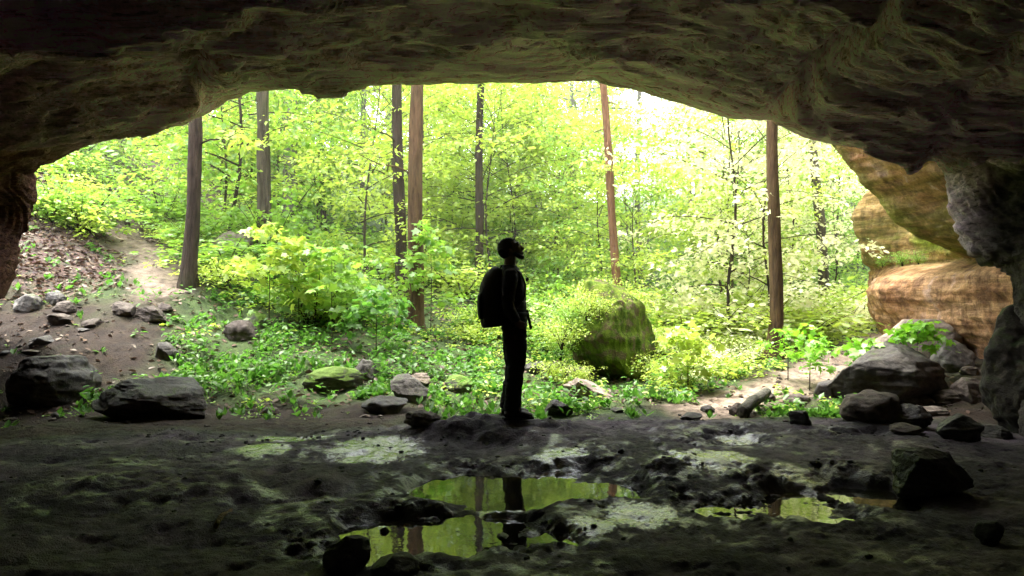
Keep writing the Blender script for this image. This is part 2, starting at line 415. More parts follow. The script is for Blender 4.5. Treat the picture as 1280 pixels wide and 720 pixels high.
def mat_ground():
    s = NT('ground_earth'); p = s.pos()
    za = s.n('Attribute', attribute_name='zone'); sz = s.n('SeparateColor'); s.t.links.new(za.outputs['Color'], sz.inputs[0])
    R, Gb, B = sz.outputs[0], sz.outputs[1], sz.outputs[2]; A = za.outputs['Alpha']
    wa = s.n('Attribute', attribute_name='wet'); sw = s.n('SeparateColor'); s.t.links.new(wa.outputs['Color'], sw.inputs[0])
    n1 = s.noise(p, 1.3, 5, .6, .3); n2 = s.noise(p, 7, 5, .62); n3 = s.noise(p, 38, 4, .6); n4 = s.noise(p, 130, 2)
    green = s.mix(s.ramp(n2, [(.3, 0), (.7, 1)]), (.025, .045, .01), (.075, .12, .025))
    dirt = s.mix(s.ramp(n2, [(.3, 0), (.7, 1)]), (.018, .0105, .006), (.052, .032, .018))
    dirt = s.mix(s.ramp(n1, [(.48, 0), (.68, .7)]), dirt, (.05, .055, .02))
    sand = s.mix(s.ramp(n2, [(.35, 0), (.65, 1)]), (.18, .13, .095), (.52, .40, .30))
    v = s.vor(s.pos((1, 1, .5)), 16); litter = s.mix(.8, s.mix(v[0], (.04, .026, .02), (.17, .115, .085)), v[1], 'MULTIPLY')
    litter = s.mix(.6, litter, s.mix(n3, (.05, .033, .024), (.18, .125, .095)))
    rock = s.ramp(n1, [(.3, (.022, .017, .022)), (.5, (.058, .044, .056)), (.62, (.105, .08, .10)), (.75, (.066, .052, .064))])
    rock = s.mix(.8, rock, s.ramp(n2, [(.3, .4), (.65, 1.25)]), 'MULTIPLY')
    col = s.mix(Gb, green, dirt); col = s.mix(s.math('MULTIPLY', A, .9), col, sand); col = s.mix(B, col, litter)
    col = s.mix(.5, col, s.ramp(n3, [(.35, .55), (.65, 1.2)]), 'MULTIPLY'); col = s.mix(R, col, rock)
    # a film of water lies over much of the rock floor
    wn = s.noise(s.pos((1, 1.5, 1)), .9, 6, .65, .5)
    wet = s.math('MAXIMUM', s.ramp(wn, [(.49, 0), (.58, 1)]), s.math('MULTIPLY', sw.outputs[1], s.ramp(n2, [(.36, .1), (.52, 1)])))
    wet = s.math('MULTIPLY', s.math('MULTIPLY', wet, s.ramp(n2, [(.50, .03), (.58, 1)])), R)
    fl_ = s.ramp(s.math('MULTIPLY', s.math('POWER', sw.outputs[2], .6), s.math('ADD', s.math('MULTIPLY', n3, .75), s.math('ADD', s.math('MULTIPLY', n2, .6), s.math('MULTIPLY', n4, .25)))), [(.565, 0), (.62, 1)])
    wet = s.math('MAXIMUM', wet, fl_)
    col = s.mix(s.math('MULTIPLY', wet, .5), col, (.018, .012, .026)); col = s.mix(s.math('MULTIPLY', s.math('POWER', sw.outputs[1], 3.0), s.math('MULTIPLY', R, .5)), col, (.012, .01, .012))
    rw = s.mix(wet, (.88, .88, .88), s.ramp(n3, [(.35, .3), (.7, .6)]))
    h = s.math('ADD', s.math('MULTIPLY', n3, 1.0), s.math('ADD', s.math('MULTIPLY', n2, .8), s.math('MULTIPLY', n4, .6)))
    pr = s.principled(color=col, rough=rw, normal=s.bump(h, .8, .04), spec=.4)
    s.set(pr, 'Coat Weight', s.math('MAXIMUM', s.math('MULTIPLY', wet, .6), fl_)); s.set(pr, 'Coat Roughness', s.mix(fl_, (.13, .13, .13), (.05, .05, .05))); s.set(pr, 'Coat IOR', s.math('MULTIPLY_ADD', fl_, .35)); s.t.nodes[-1]
    [n for n in s.t.nodes if n.type == 'MATH' and n.operation == 'MULTIPLY_ADD'][-1].inputs[2].default_value = 1.4
    s.set(pr, 'Coat Normal', s.bump(s.math('ADD', n3, s.math('MULTIPLY', n4, .3)), .3, .03))
    return s.m
M['ground'] = mat_ground()
ground = build('ground', np.stack([GX.ravel(), GY.ravel(), GZ.ravel()], -1), grid_faces(len(gy), len(gx)), M['ground'], attrs={'zone': zc, 'wet': wc})
tag(ground, kind='structure')

# water in the hollows of the rock floor
def mat_water():
    s = NT('still_water'); p = s.pos()
    rp = s.noise(p, 7, 3, .5); 
    alg = s.ramp(s.noise(p, 1.4, 3), [(.52, 0), (.68, 1)])
    col = s.mix(alg, (.012, .011, .008), (.06, .045, .012))
    s.principled(color=col, rough=.03, normal=s.bump(rp, .045, .02), spec=.75, ior=1.4); return s.m
M['water'] = mat_water()
def pool(x0, x1, y0, y1):
    nx, ny = 40, 40
    X, Y = np.meshgrid(np.linspace(x0, x1, nx), np.linspace(y0, y1, ny))
    o = build('puddle', np.stack([X.ravel(), Y.ravel(), np.full(nx * ny, WATER_Z)], -1), grid_faces(ny, nx), M['water'])
    tag(o, kind='structure')
pool(-1.9, 1.15, 3.3, 5.75); pool(1.17, 3.3, 3.9, 5.6); pool(1.17, 4.2, 5.8, 7.2)

# ------------------------------------------------------------------ cave shell
LIP = [(-70, 470, 9.3), (-30, 400, 9.4), (2, 345, 9.5), (28, 312, 9.6), (45, 262, 9.6), (40, 212, 9.5), (70, 200, 9.4), (110, 181, 9.2), (180, 165, 9.1), (232, 149, 9.0), (275, 130, 8.9), (312, 112, 8.8), (400, 107, 8.7), (520, 103.5, 8.6),
       (640, 102, 8.6), (742, 100, 8.6), (790, 112, 8.5), (850, 130, 8.5), (905, 150, 8.5), (958, 155, 8.4), (1000, 173, 8.4), (1045, 184, 8.4), (1100, 192, 8.3), (1160, 199, 8.2),
       (1176, 216, 8.1), (1200, 258, 8.0), (1232, 300, 7.8), (1254, 330, 7.7), (1262, 372, 7.6), (1262, 440, 7.5), (1275, 520, 7.4), (1290, 600, 7.3)]
NS = 1000
lp = np.array([px_xyz(*q) for q in LIP])
t_ = np.concatenate([[0], np.cumsum(np.linalg.norm(np.diff(lp, axis=0), axis=1))]); t_ /= t_[-1]
u_ = np.linspace(0, 1, NS)
L = np.stack([np.interp(u_, t_, lp[:, k]) for k in range(3)], -1)
for _ in range(2): L[1:-1] = .25 * L[:-2] + .5 * L[1:-1] + .25 * L[2:]
# interior arch with the same parameter
th = np.pi * (1 - u_)
def arch(xc, a, zt, e=.55):
    c, s = np.cos(th), np.sin(th)
    return xc + a * np.sign(c) * np.abs(c) ** .75, zt * np.abs(s) ** e - .6 * (1 - np.abs(s)) 
tang = np.gradient(L[:, [0, 2]], axis=0); tang /= np.linalg.norm(tang, axis=1)[:, None]
for _ in range(120): tang[1:-1] = .25 * tang[:-2] + .5 * tang[1:-1] + .25 * tang[2:]
tang /= np.linalg.norm(tang, axis=1)[:, None]
nout = np.stack([-tang[:, 1], tang[:, 0]], -1)      # away from the opening
rows = []
for (n, dY, up) in [(8.0, -16.0, 0), (5.5, -12, 0), (3.2, -4.5, 0), (2.4, -2.6, 0), (1.9, -1.5, 0), (1.4, -.75, 0), (.95, -.2, 0), (.65, .05, 0), (.42, .16, 0), (.26, .2, 0), (.14, .17, 0), (.05, .08, 0)]:
    S = L.copy(); S[:, 0] += nout[:, 0] * n; S[:, 2] += nout[:, 1] * n; S[:, 1] += dY; rows.append(S)
nfront = len(rows)
Yi = np.concatenate([np.linspace(0, 1, 330) ** 1.1 * 4.6, np.linspace(4.8, 15.5, 36)])   # distance inward from the lip
ax = [(0.0, 0, 0, 0), ]
for d in Yi:
    w = sstep(0, 4.2, d) * .85 + .15 * sstep(0, 1.2, d)
    close = sstep(9.5, 15.5, d)
    a = 7.2 * (1 - .9 * close); zt = (4.12 - 1.2 * sstep(.4, 5.0, d)) * (1 - .75 * close) 
    xa, za = arch(-.6, a, zt)
    S = np.empty_like(L); S[:, 0] = (1 - w) * L[:, 0] + w * xa; kk = .10 * np.clip((L[:, 2] - 1.45) / 2.6, 0, 1); wz = sstep(3.6, 7.0, d); hi = sstep(2.3, 3.2, L[:, 2]); zl = L[:, 2] - kk * min(d, 5.5); S[:, 2] = (1 - hi) * ((1 - w) * L[:, 2] + w * za) + hi * ((1 - wz) * zl + wz * za); S[:, 1] = L[:, 1] - d
    rows.append(S)
S3 = np.stack(rows)      # (rows, NS, 3)
nrw = len(rows)
du = np.gradient(S3, axis=1); dv = np.gradient(S3, axis=0)
N3 = np.cross(du, dv); N3 /= np.linalg.norm(N3, axis=-1)[..., None] + 1e-9   # sign fixed below
mid = N3[nfront + 100, NS // 2]
if mid[2] > 0: N3 = -N3      # ceiling normal points down into the cave
Q = S3
def terr(x, k=3.0, sharp=.12):
    y = x * k; f = np.floor(y); r = y - f
    return (f + sstep(.5 - sharp, .5 + sharp, r)) / k
warp = .5 * fbm(Q * .6, 3)
inw = np.concatenate([np.zeros(nfront), sstep(0, .9, Yi)])[:, None]
big = .13 * fbm(Q * [.3, .5, .5] + 3.1, 2)
st = fbm(Q * [.24, .8, 1.0] + np.stack([warp * .5, warp, warp], -1) * .9 + 7.7, 2)
stj = st + .025 * fbm(Q * [.8, 3.0, 3.0] + 4.4, 3)
led = .36 * terr(stj, 7.0, .10) + .06 * st
st2 = fbm(Q * [.45, 2.2, 2.6] + np.stack([warp * .8, warp * 2, warp * 2], -1) + 2.2, 2) + .03 * fbm(Q * [1.2, 5, 5], 2)
led2 = .10 * terr(st2, 6.0, .12)
fold = .018 * ridged(Q * [.7, 5.5, 6.0] + np.stack([warp * 1.5, warp, warp], -1) + 1.3, 3)
fine = .016 * fbm(Q * [1.6, 10, 11] + np.stack([warp * 2, warp * 4, warp * 3], -1), 4)
edge = (.13 + .87 * inw); edge = np.maximum(edge, 1 - sstep(-6.6, -5.6, Q[..., 0])); edge = np.maximum(edge, sstep(4.9, 5.3, Q[..., 0]) * (1 - sstep(2.4, 2.9, Q[..., 2])))
disp = big * edge + led * edge + led2 * (.3 + .7 * inw) + fold * (.4 + .6 * inw) + fine
# joints running through the roof, followed as they show from the mouth
PX = 640 + FPX * Q[..., 0] / np.maximum(Q[..., 1], .3); PY = 360 - FPX * (Q[..., 2] - CAM[2]) / np.maximum(Q[..., 1], .3)
vis = Q[..., 1] > 2.5
def joint(pts, wdt, dep):
    global disp
    d = poly_dist(PX + 10 * gnoise(Q * 2.2), PY + 7 * gnoise(Q * 2.4 + 5), pts)
    disp = disp - vis * dep * .85 * (.15 + .85 * inw) * np.exp(-(d / wdt) ** 2)
joint([(962, 158), (968, 135), (985, 112), (1000, 95), (1030, 72), (1060, 45), (1092, 20), (1120, -20)], 9, .34)
joint([(985, 112), (1010, 108), (1040, 120)], 5, .16)
joint([(790, 44), (850, 34), (920, 32), (975, 44)], 5, .14)
joint([(800, 84), (815, 95), (850, 112), (905, 118)], 5, .12)
joint([(240, 60), (250, 95), (262, 118), (285, 122)], 8, .2)
joint([(60, 175), (110, 140), (170, 118), (230, 95)], 6, .18)
joint([(1165, 200), (1180, 150), (1215, 90), (1260, 40), (1290, 0)], 12, .1)
joint([(330, 85), (420, 80), (520, 72), (620, 66), (700, 80), (745, 98)], 4, .1)
joint([(0, 120), (60, 95), (130, 70), (200, 20)], 6, .15)
joint([(40, 215), (30, 230), (0, 240)], 8, .15)
S3 = S3 + N3 * (disp * 1.0)[..., None]
def mat_cave():
    s = NT('cave_sandstone'); p = s.pos((.45, 1.6, 1.8)); q = s.pos(); ln = s.pos((.3, 6.5, 7.5)); l2 = s.pos((.6, 17, 19))
    a = s.noise(p, .9, 7, .62, .6); b = s.noise(p, 5.5, 7, .68, .3); c = s.noise(q, 24, 6, .7); d = s.noise(q, 110, 3, .7); e = s.noise(ln, 2.4, 6, .66, .5)
    g = s.noise(q, .45, 4, .6); e2 = s.noise(l2, 2.0, 4, .6, .6)
    col = s.ramp(a, [(.28, (.34, .19, .25)), (.42, (.76, .50, .66)), (.5, (.95, .68, .88)), (.57, (.5, .30, .38)), (.64, (.88, .62, .8)), (.76, (.95, .76, .93))])
    col = s.mix(s.ramp(g, [(.5, 0), (.68, .4)]), col, s.mix(b, (.4, .32, .34), (.84, .70, .76)))
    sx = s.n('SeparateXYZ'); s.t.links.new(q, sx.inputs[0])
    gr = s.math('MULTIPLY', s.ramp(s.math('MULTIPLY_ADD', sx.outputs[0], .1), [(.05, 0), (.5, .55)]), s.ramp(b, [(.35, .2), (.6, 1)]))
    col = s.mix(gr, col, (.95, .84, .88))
    col = s.mix(.85, col, s.ramp(e, [(.36, .4), (.44, 1.15), (.56, 1.3), (.7, 1.15)]), 'MULTIPLY')
    col = s.mix(.8, col, s.ramp(b, [(.3, .6), (.5, 1.1), (.7, 1.2)]), 'MULTIPLY')
    col = s.mix(.7, col, s.ramp(e2, [(.36, .55), (.48, 1.3)]), 'MULTIPLY')
    col = s.mix(.55, col, s.ramp(c, [(.36, .65), (.58, 1.3)]), 'MULTIPLY')
    # light falloff put into the colour further in; darker brown on the left wall
    deep_shade = s.ramp(s.math('MULTIPLY', sx.outputs[1], .1), [(.1, .3), (.34, 1)])
    col = s.mix(1.0, col, deep_shade, 'MULTIPLY')
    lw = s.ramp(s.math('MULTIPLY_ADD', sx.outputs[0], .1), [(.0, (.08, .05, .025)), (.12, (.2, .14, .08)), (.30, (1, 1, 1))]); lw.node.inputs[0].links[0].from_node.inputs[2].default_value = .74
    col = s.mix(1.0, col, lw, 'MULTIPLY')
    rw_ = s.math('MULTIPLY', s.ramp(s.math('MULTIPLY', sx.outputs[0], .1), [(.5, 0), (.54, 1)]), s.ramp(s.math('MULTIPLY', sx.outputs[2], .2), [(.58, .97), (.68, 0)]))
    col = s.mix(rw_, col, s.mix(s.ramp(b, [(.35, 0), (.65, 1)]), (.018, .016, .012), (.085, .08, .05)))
    h = s.math('ADD', s.math('MULTIPLY', e, 1.7), s.math('ADD', s.math('MULTIPLY', c, .3), s.math('ADD', s.math('MULTIPLY', d, .2), s.math('ADD', s.math('MULTIPLY', b, .35), s.math('MULTIPLY', e2, .6)))))
    s.principled(color=col, rough=.9, normal=s.bump(h, 1.0, .07), spec=.25); return s.m
M['cave'] = mat_cave()
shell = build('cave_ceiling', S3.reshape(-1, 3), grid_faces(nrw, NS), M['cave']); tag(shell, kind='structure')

# ------------------------------------------------------------------ cliff outside on the right
cz = np.array([-.6, .2, .55, .75, 1.1, 1.4, 1.62, 1.75, 1.9, 2.2, 2.6, 3.0, 3.4, 3.9, 4.5, 5.2, 6.5, 8])
cs = {7.6: [6.6, 6.6, 6.5, 6.5, 6.5, 6.5, 6.5, 6.6, 6.6, 6.3, 6.0, 5.6, 5.2, 4.7, 4.3, 4.0, 3.6, 3.4],
      9.4: [7.2, 7.1, 7.0, 6.9, 6.75, 6.7, 6.7, 6.85, 6.95, 6.35, 5.9, 5.5, 5.1, 4.7, 4.3, 4.0, 4.0, 4.2],
      10.5: [7.3, 7.2, 7.1, 6.95, 6.7, 6.55, 6.6, 6.85, 7.05, 6.25, 5.85, 5.5, 5.15, 4.75, 4.4, 4.2, 4.2, 4.4],
      11.1: [7.3, 7.2, 7.0, 6.85, 6.55, 6.4, 6.5, 6.9, 7.3, 7.0, 6.5, 6.05, 5.7, 5.3, 5.0, 4.9, 5.0, 5.4],
      11.7: [7.3, 7.2, 7.0, 6.8, 6.5, 6.35, 6.5, 7.0, 7.5, 7.6, 7.5, 7.3, 7.1, 6.9, 6.8, 6.8, 7.0, 7.4],
      12.8: [7.4, 7.2, 7.0, 6.9, 6.7, 6.65, 6.8, 7.2, 7.55, 7.6, 7.55, 7.5, 7.5, 7.7, 8.0, 8.3, 8.6, 9.0],
      13.7: [7.7, 7.5, 7.4, 7.3, 7.2, 7.15, 7.3, 7.4, 7.35, 7.1, 6.9, 6.95, 7.2, 7.9, 8.5, 9.0, 9.4, 10],
      14.6: [8.0, 7.9, 7.8, 7.7, 7.6, 7.6, 7.6, 7.6, 7.5, 7.4, 7.3, 7.4, 7.7, 8.5, 9.0, 9.5, 10, 10.5],
      15.6: [9.2, 9.1, 9.0, 9.0, 8.9, 8.9, 8.9, 8.9, 8.9, 8.9, 8.9, 8.9, 9.0, 9.6, 10, 10.5, 11, 11.5],
      16.5: [12.0] * 18}
NY, NZ = 420, 330
ys = np.linspace(7.6, 16.5, NY); zs = np.linspace(-.6, 8, NZ)
ky = sorted(cs); tab = np.stack([np.interp(zs, cz, cs[k]) for k in ky])       # (7,NZ)
Xc = np.stack([np.interp(ys, ky, tab[:, j]) for j in range(NZ)], 1)            # (NY,NZ)
for _ in range(12):
    Xc[1:-1] = .25 * Xc[:-2] + .5 * Xc[1:-1] + .25 * Xc[2:]; 
for _ in range(2): Xc[:, 1:-1] = .25 * Xc[:, :-2] + .5 * Xc[:, 1:-1] + .25 * Xc[:, 2:]
YY, ZZ = np.meshgrid(ys, zs, indexing='ij')
pq = P3(Xc, YY, ZZ)
Xc = Xc - .12 * fbm(pq * [.7, .7, 1.1] + 2.2, 4) - .10 * terr(fbm(pq * [.6, .35, 1.6] + 6.0, 3), 5, .12) - .02 * ridged(pq * [1, 1.2, 6.5], 3) - .022 * fbm(pq * 7, 4) + .10 * np.exp(-((ZZ - 1.9 - .1 * fbm(pq * .8, 2)) / .07) ** 2)
def mat_cliff():
    s = NT('ochre_cliff'); q = s.pos(); p = s.pos((1, .5, 2.2)); w = s.pos((2.4, 2.6, .35)); ln = s.pos((.8, .5, 7))
    a = s.noise(p, 1.1, 6, .6, .5); b = s.noise(q, 9, 6, .68); stn = s.noise(w, 1.6, 6, .62, .4); c = s.noise(q, 45, 4, .7); e = s.noise(ln, 2.2, 5, .65, .4)
    col = s.ramp(a, [(.3, (.24, .11, .05)), (.45, (.50, .27, .125)), (.56, (.62, .37, .19)), (.7, (.40, .225, .125))])
    col = s.mix(s.ramp(stn, [(.5, 0), (.62, .8)]), col, (.17, .09, .05))
    col = s.mix(s.ramp(stn, [(.34, .7), (.42, 0)]), col, (.62, .42, .33))
    sz = s.n('SeparateXYZ'); s.t.links.new(q, sz.inputs[0])
    band = s.ramp(s.math('MULTIPLY', sz.outputs[2], .2), [(.32, 0), (.4, .8), (.5, .7), (.64, .15)])
    mf = s.math('MULTIPLY', band, s.ramp(s.noise(p, 2.2, 6, .68), [(.42, .05), (.56, 1)]))
    col = s.mix(mf, col, (.15, .15, .025))
    rim = s.math('MULTIPLY', s.ramp(s.math('MULTIPLY', s.math('ADD', sz.outputs[1], s.math('MULTIPLY', a, .8)), .05), [(.525, 0), (.56, 1), (.63, 1), (.66, .2)]), s.ramp(s.math('MULTIPLY', sz.outputs[2], .2), [(.38, 0), (.46, 1)]))
    col = s.mix(rim, col, s.mix(b, (.10, .15, .012), (.32, .42, .04)))
    col = s.mix(.8, col, s.ramp(b, [(.3, .4), (.6, 1.15)]), 'MULTIPLY')
    col = s.mix(.6, col, s.ramp(e, [(.36, .45), (.5, 1.0)]), 'MULTIPLY')
    col = s.mix(.5, col, s.ramp(c, [(.35, .5), (.62, 1.15)]), 'MULTIPLY')
    h = s.math('ADD', b, s.math('ADD', s.math('MULTIPLY', c, .5), s.math('MULTIPLY', e, .8)))
    s.principled(color=col, rough=.88, normal=s.bump(h, .9, .05), spec=.25); return s.m
M['cliff'] = mat_cliff()
cl = build('cliff', np.stack([Xc, YY, ZZ], -1).reshape(-1, 3), grid_faces(NY, NZ), M['cliff']); tag(cl, kind='structure')

# ------------------------------------------------------------------ boulders
def ico(level):
    import bmesh
    bm = bmesh.new(); bmesh.ops.create_icosphere(bm, subdivisions=level, radius=1)
    V = np.array([v.co[:] for v in bm.verts]); F = np.array([[v.index for v in f.verts] for f in bm.faces]); bm.free(); return V, F
ICO = {l: ico(l) for l in (3, 4, 5, 6)}
def rock_mesh(seed, ang=.5, level=5, skew=0.0, rough=1.0):
    r = np.random.default_rng(seed); V, F = ICO[level]; V = V.copy(); U = V.copy()
    V = V * (1 + .22 * fbm(U * .9 + seed * 3.7, 3))[:, None]
    for k in range(int(5 + 12 * ang)):
        n = r.normal(size=3); n[2] = n[2] * .8 + .15; n /= np.linalg.norm(n); d = r.uniform(.62, .95) - .18 * ang
        e = np.maximum(V @ n - d, 0); V -= (e * (.92 if ang > .3 else .7))[:, None] * n
    lay = ridged(V * [.7, .7, 3.2] + seed, 2)
    V += U * (rough * (.05 * fbm(V * 2.6 + seed, 4) + .03 * lay + .014 * fbm(V * 11 + seed, 3)))[:, None]
    V[:, 0] += skew * V[:, 2]
    lo, hi = V.min(0), V.max(0)
    V = (V - (lo + hi) / 2) / ((hi - lo) / 2)
    return V, F
def boulder(px, row, w, h, mat, label, seed, ang=.5, depth=.8, level=5, skew=0, rz=0, sink=.3, name='boulder', cat='boulder', group=None, Y=None, rough=1.0, tilt=0.0):
    p = at(px, row) if Y is None else on(px, Y)
    s = p[1] / FPX
    V, F = rock_mesh(seed, ang, level, skew, rough)
    W = w * s / 2; H = h * s
    D = W * depth
    V = V * [W, D, H / 2 * (1 + sink)]
    V[:, 2] += H / 2 * (1 - sink)
    if tilt: 
        c, t = math.cos(tilt), math.sin(tilt); x = V[:, 0] * c + V[:, 2] * t; z = -V[:, 0] * t + V[:, 2] * c; V[:, 0] = x; V[:, 2] = z
    o = build(name, V, F, mat); o.location = (p[0], p[1] + D * .55, p[2] - .01 if p[1] > 8 else p[2])
    o.rotation_euler = (0, 0, rz)
    ROCKS.append((p[0], p[1], W, D)); tag(o, label, cat, group); return o

ROCKS = []
RK = [
 (50, 505, 108, 60, 'rock_dark', 'big rounded dark boulder at far left beside the flat boulder', 101, .15, .8),
 (177, 524, 146, 50, 'rock_dark', 'low wide dark boulder with flat sloping top at edge of cave floor', 2, .75, .7),
 (71, 524, 17, 8, 'rock_dark', 'small black stone in front of the two large left boulders', 3, .5, .8),
 (48, 432, 30, 13, 'rock_dark', 'dark peaked stone alone on the sandy slope above big left boulder', 4, .5, .8),
 (37, 442, 25, 5, 'rock_brown', 'thin flat dark stone on the sandy slope just below the peaked stone', 5, .5, .7),
 (5, 444, 15, 6, 'rock_dark', 'small flat stone at left edge of the sandy slope', 6, .5, .8),
 (30, 388, 34, 21, 'rock_grey', 'grey stone patched with moss at foot of the leafy bank', 7, .3, .8),
 (66, 379, 26, 15, 'rock_dark', 'shadowed stone with grass on top at foot of the bank', 8, .4, .8),
 (76, 391, 27, 16, 'rock_brown', 'sandy brown rounded stone below the grass topped stone', 9, .3, .8),
 (70, 405, 32, 14, 'rock_brown', 'low rounded earthy stone half buried in the sandy slope', 10, .2, .8),
 (110, 408, 27, 10, 'rock_brown', 'low brown stone beside the sandy trail on the left', 11, .4, .8),
 (103, 415, 17, 5, 'rock_dark', 'tiny dark flat stone just below the low brown trail stone', 12, .5, .8),
 (183, 400, 44, 20, 'rock_brown', 'tilted brown slab with dark shaded face below the left tree', 13, .9, .6),
 (150, 394, 28, 17, 'rock_brown', 'earthy block beside the tilted slab on left trail', 14, .6, .8),
 (203, 388, 24, 9, 'rock_brown', 'flat brown stone just above the tilted slab', 15, .7, .7),
 (208, 449, 32, 22, 'rock_grey', 'pointed blue grey rock among herbs on the left', 16, .8, .8),
 (298, 424, 44, 24, 'rock_brown', 'brown rounded rock among ground plants left of centre', 17, .3, .8),
 (318, 408, 28, 20, 'rock_moss', 'dark rock with mossy cap behind the brown rounded rock', 18, .4, .8),
 (335, 519, 25, 9, 'rock_brown', 'small reddish stone on bare dirt at edge of plants', 19, .6, .8),
 (415, 489, 74, 30, 'rock_moss', 'low wide moss covered slab among plants left of the hiker', 120, .35, .7),
 (455, 476, 32, 28, 'rock_grey', 'upright grey rock behind the moss covered slab', 21, .5, .8),
 (510, 501, 50, 33, 'rock_grey', 'leaning grey boulder with streaked pale face left of hiker', 22, .4, .9),
 (522, 479, 34, 13, 'rock_pale', 'pale flat rock tucked behind the leaning grey boulder', 23, .5, .8),
 (479, 518, 58, 21, 'rock_dark', 'dark low boulder in grass in front of leaning grey boulder', 24, .4, .7),
 (527, 531, 47, 15, 'rock_brown', 'flat brown stone on the bare dirt nearest the hiker', 25, .6, .7),
 (573, 491, 40, 22, 'rock_moss', 'dark mossy rounded rock in herbs just left of hiker', 26, .3, .8),
 (672, 468, 34, 17, 'rock_dark', 'dark block just right of the hiker at knee height', 27, .7, .8),
 (692, 477, 26, 22, 'rock_grey', 'grey upright block between dark block and brown wedge', 28, .7, .8),
 (719, 485, 40, 28, 'rock_brown', 'brown wedge shaped rock at foot of big mossy boulder', 29, .9, .8),
 (738, 502, 74, 24, 'rock_pale', 'long pale slab slanting down right below the brown wedge', 30, .8, .6),
 (698, 521, 38, 22, 'rock_dark', 'angular dark stone at edge of rock floor right of hiker', 31, .9, .8),
 (772, 516, 16, 6, 'rock_grey', 'tiny grey stone in grass right of the angular dark stone', 32, .5, .8),
 (865, 525, 30, 8, 'rock_dark', 'low dark stone at grass edge right of centre', 33, .6, .8),
 (885, 516, 18, 9, 'rock_dark', 'small dark stone just behind the low grass edge stone', 34, .6, .8),
 (925, 520, 26, 16, 'rock_brown', 'brown cube shaped stone beside the fallen log', 35, .8, .8),
 (960, 502, 24, 13, 'rock_brown', 'rounded stone at upper end of the fallen log', 36, .4, .8),
 (1000, 506, 34, 14, 'rock_brown', 'low lumpy brown stone between log and tall block', 37, .3, .8),
 (1003, 531, 28, 17, 'rock_wet', 'black cube shaped stone sitting on edge of rock floor', 38, .9, .9),
 (1034, 498, 24, 24, 'rock_dark', 'upright dark block left of the large dark boulder', 39, .6, .8),
 (1122, 504, 152, 74, 'rock_dark', 'large dark wedge shaped boulder with peaked back on right', 40, .85, .7),
 (1098, 527, 78, 36, 'rock_brown', 'rough lumpy brown boulder in front of the large wedge boulder', 41, .25, .8),
 (1146, 534, 52, 27, 'rock_dark', 'rounded dark boulder right of the rough lumpy boulder', 42, .3, .8),
 (1137, 543, 42, 12, 'rock_brown', 'flat reddish stone below the rounded dark boulder', 43, .6, .8),
 (1202, 549, 62, 28, 'rock_wet', 'black squared block on the floor at right', 44, .9, .8),
 (1152, 508, 42, 13, 'rock_brown', 'flat pinkish stone behind the rounded dark boulder', 45, .4, .8),
 (1188, 503, 42, 16, 'rock_brown', 'lumpy pinkish rubble stone below right tip of wedge boulder', 46, .3, .8),
 (1216, 468, 28, 11, 'rock_brown', 'small flat stone on dirt ledge beside the cave wall', 47, .5, .8),
 (1226, 502, 46, 30, 'rock_brown', 'broken reddish rubble against the mossy wall block', 48, .4, .8),
 (1172, 520, 34, 12, 'rock_brown', 'low buried stone in dirt behind the black squared block', 49, .3, .8),
 (1250, 548, 40, 16, 'rock_dark', 'low dark stone at far right edge of the floor', 50, .4, .8),
 (1172, 620, 94, 54, 'rock_wet', 'solitary black pointed rock on floor beside right puddle', 52, .8, .8),
 (432, 714, 64, 38, 'rock_wet', 'black lumpy rock at lower edge of the puddle in foreground', 53, .4, .8),
 (492, 726, 62, 28, 'rock_wet', 'low black rock right of the lumpy foreground rock', 54, .4, .8),
 (1243, 683, 34, 28, 'rock_wet', 'small black rock on dark floor at lower right corner', 55, .5, .8),
 (480, 672, 15, 11, 'rock_wet', 'small stone standing in near end of the puddle', 56, .4, .8),
 (573, 674, 14, 8, 'rock_wet', 'tiny wet stone in middle of the near puddle', 57, .4, .8),
 (628, 680, 20, 11, 'rock_wet', 'wet stone at right end of the near puddle', 58, .4, .8),
]
for (px, row, w, h, m, lab, sd, ang, dp) in RK:
    big_ = w > 60
    sk = {22: -.35, 40: .0, 13: .3, 52: -.1, 29: .2}.get(sd, 0)
    boulder(px, row, w, h, M[m], lab, sd, ang, dp, level=6 if w > 90 else (5 if w > 24 else 4), skew=sk, tilt={30: .28, 2: .12, 13: .35, 1: -.05}.get(sd, 0),
            name='rock' if w < 36 else 'boulder', cat='rock' if w < 36 else 'boulder', group='rocks scattered around the cave mouth')
boulder(1160, 446, 150, 58, M['rock_pale'], 'long pale sunlit slab sloping up behind the large wedge boulder', 60, .5, .55, level=6, tilt=-.26, sink=.5, Y=10.6, group='rocks scattered around the cave mouth', rough=.5)
boulder(1198, 442, 54, 40, M['rock_grey'], 'rounded grey boulder against right end of the pale slab', 61, .3, .8, Y=9.9, group='rocks scattered around the cave mouth')
boulder(766, 500, 118, 134, M['moss_face'], 'huge moss covered boulder overgrown with plants right of hiker', 64, .85, .8, level=6, sink=.12, Y=10.7, skew=-.12, group='rocks scattered around the cave mouth')
boulder(1332, 528, 152, 170, M['rock_darkmoss'], 'tall moss covered block bulging from right cave wall', 51, .3, .9, level=6, Y=7.3, group='rocks scattered around the cave mouth', rough=1.6)
boulder(290, 305, 60, 22, M['rock_pale'], 'pale sunlit boulder behind the left tree on the slope', 63, .3, .8, Y=14.5, group='rocks scattered around the cave mouth')

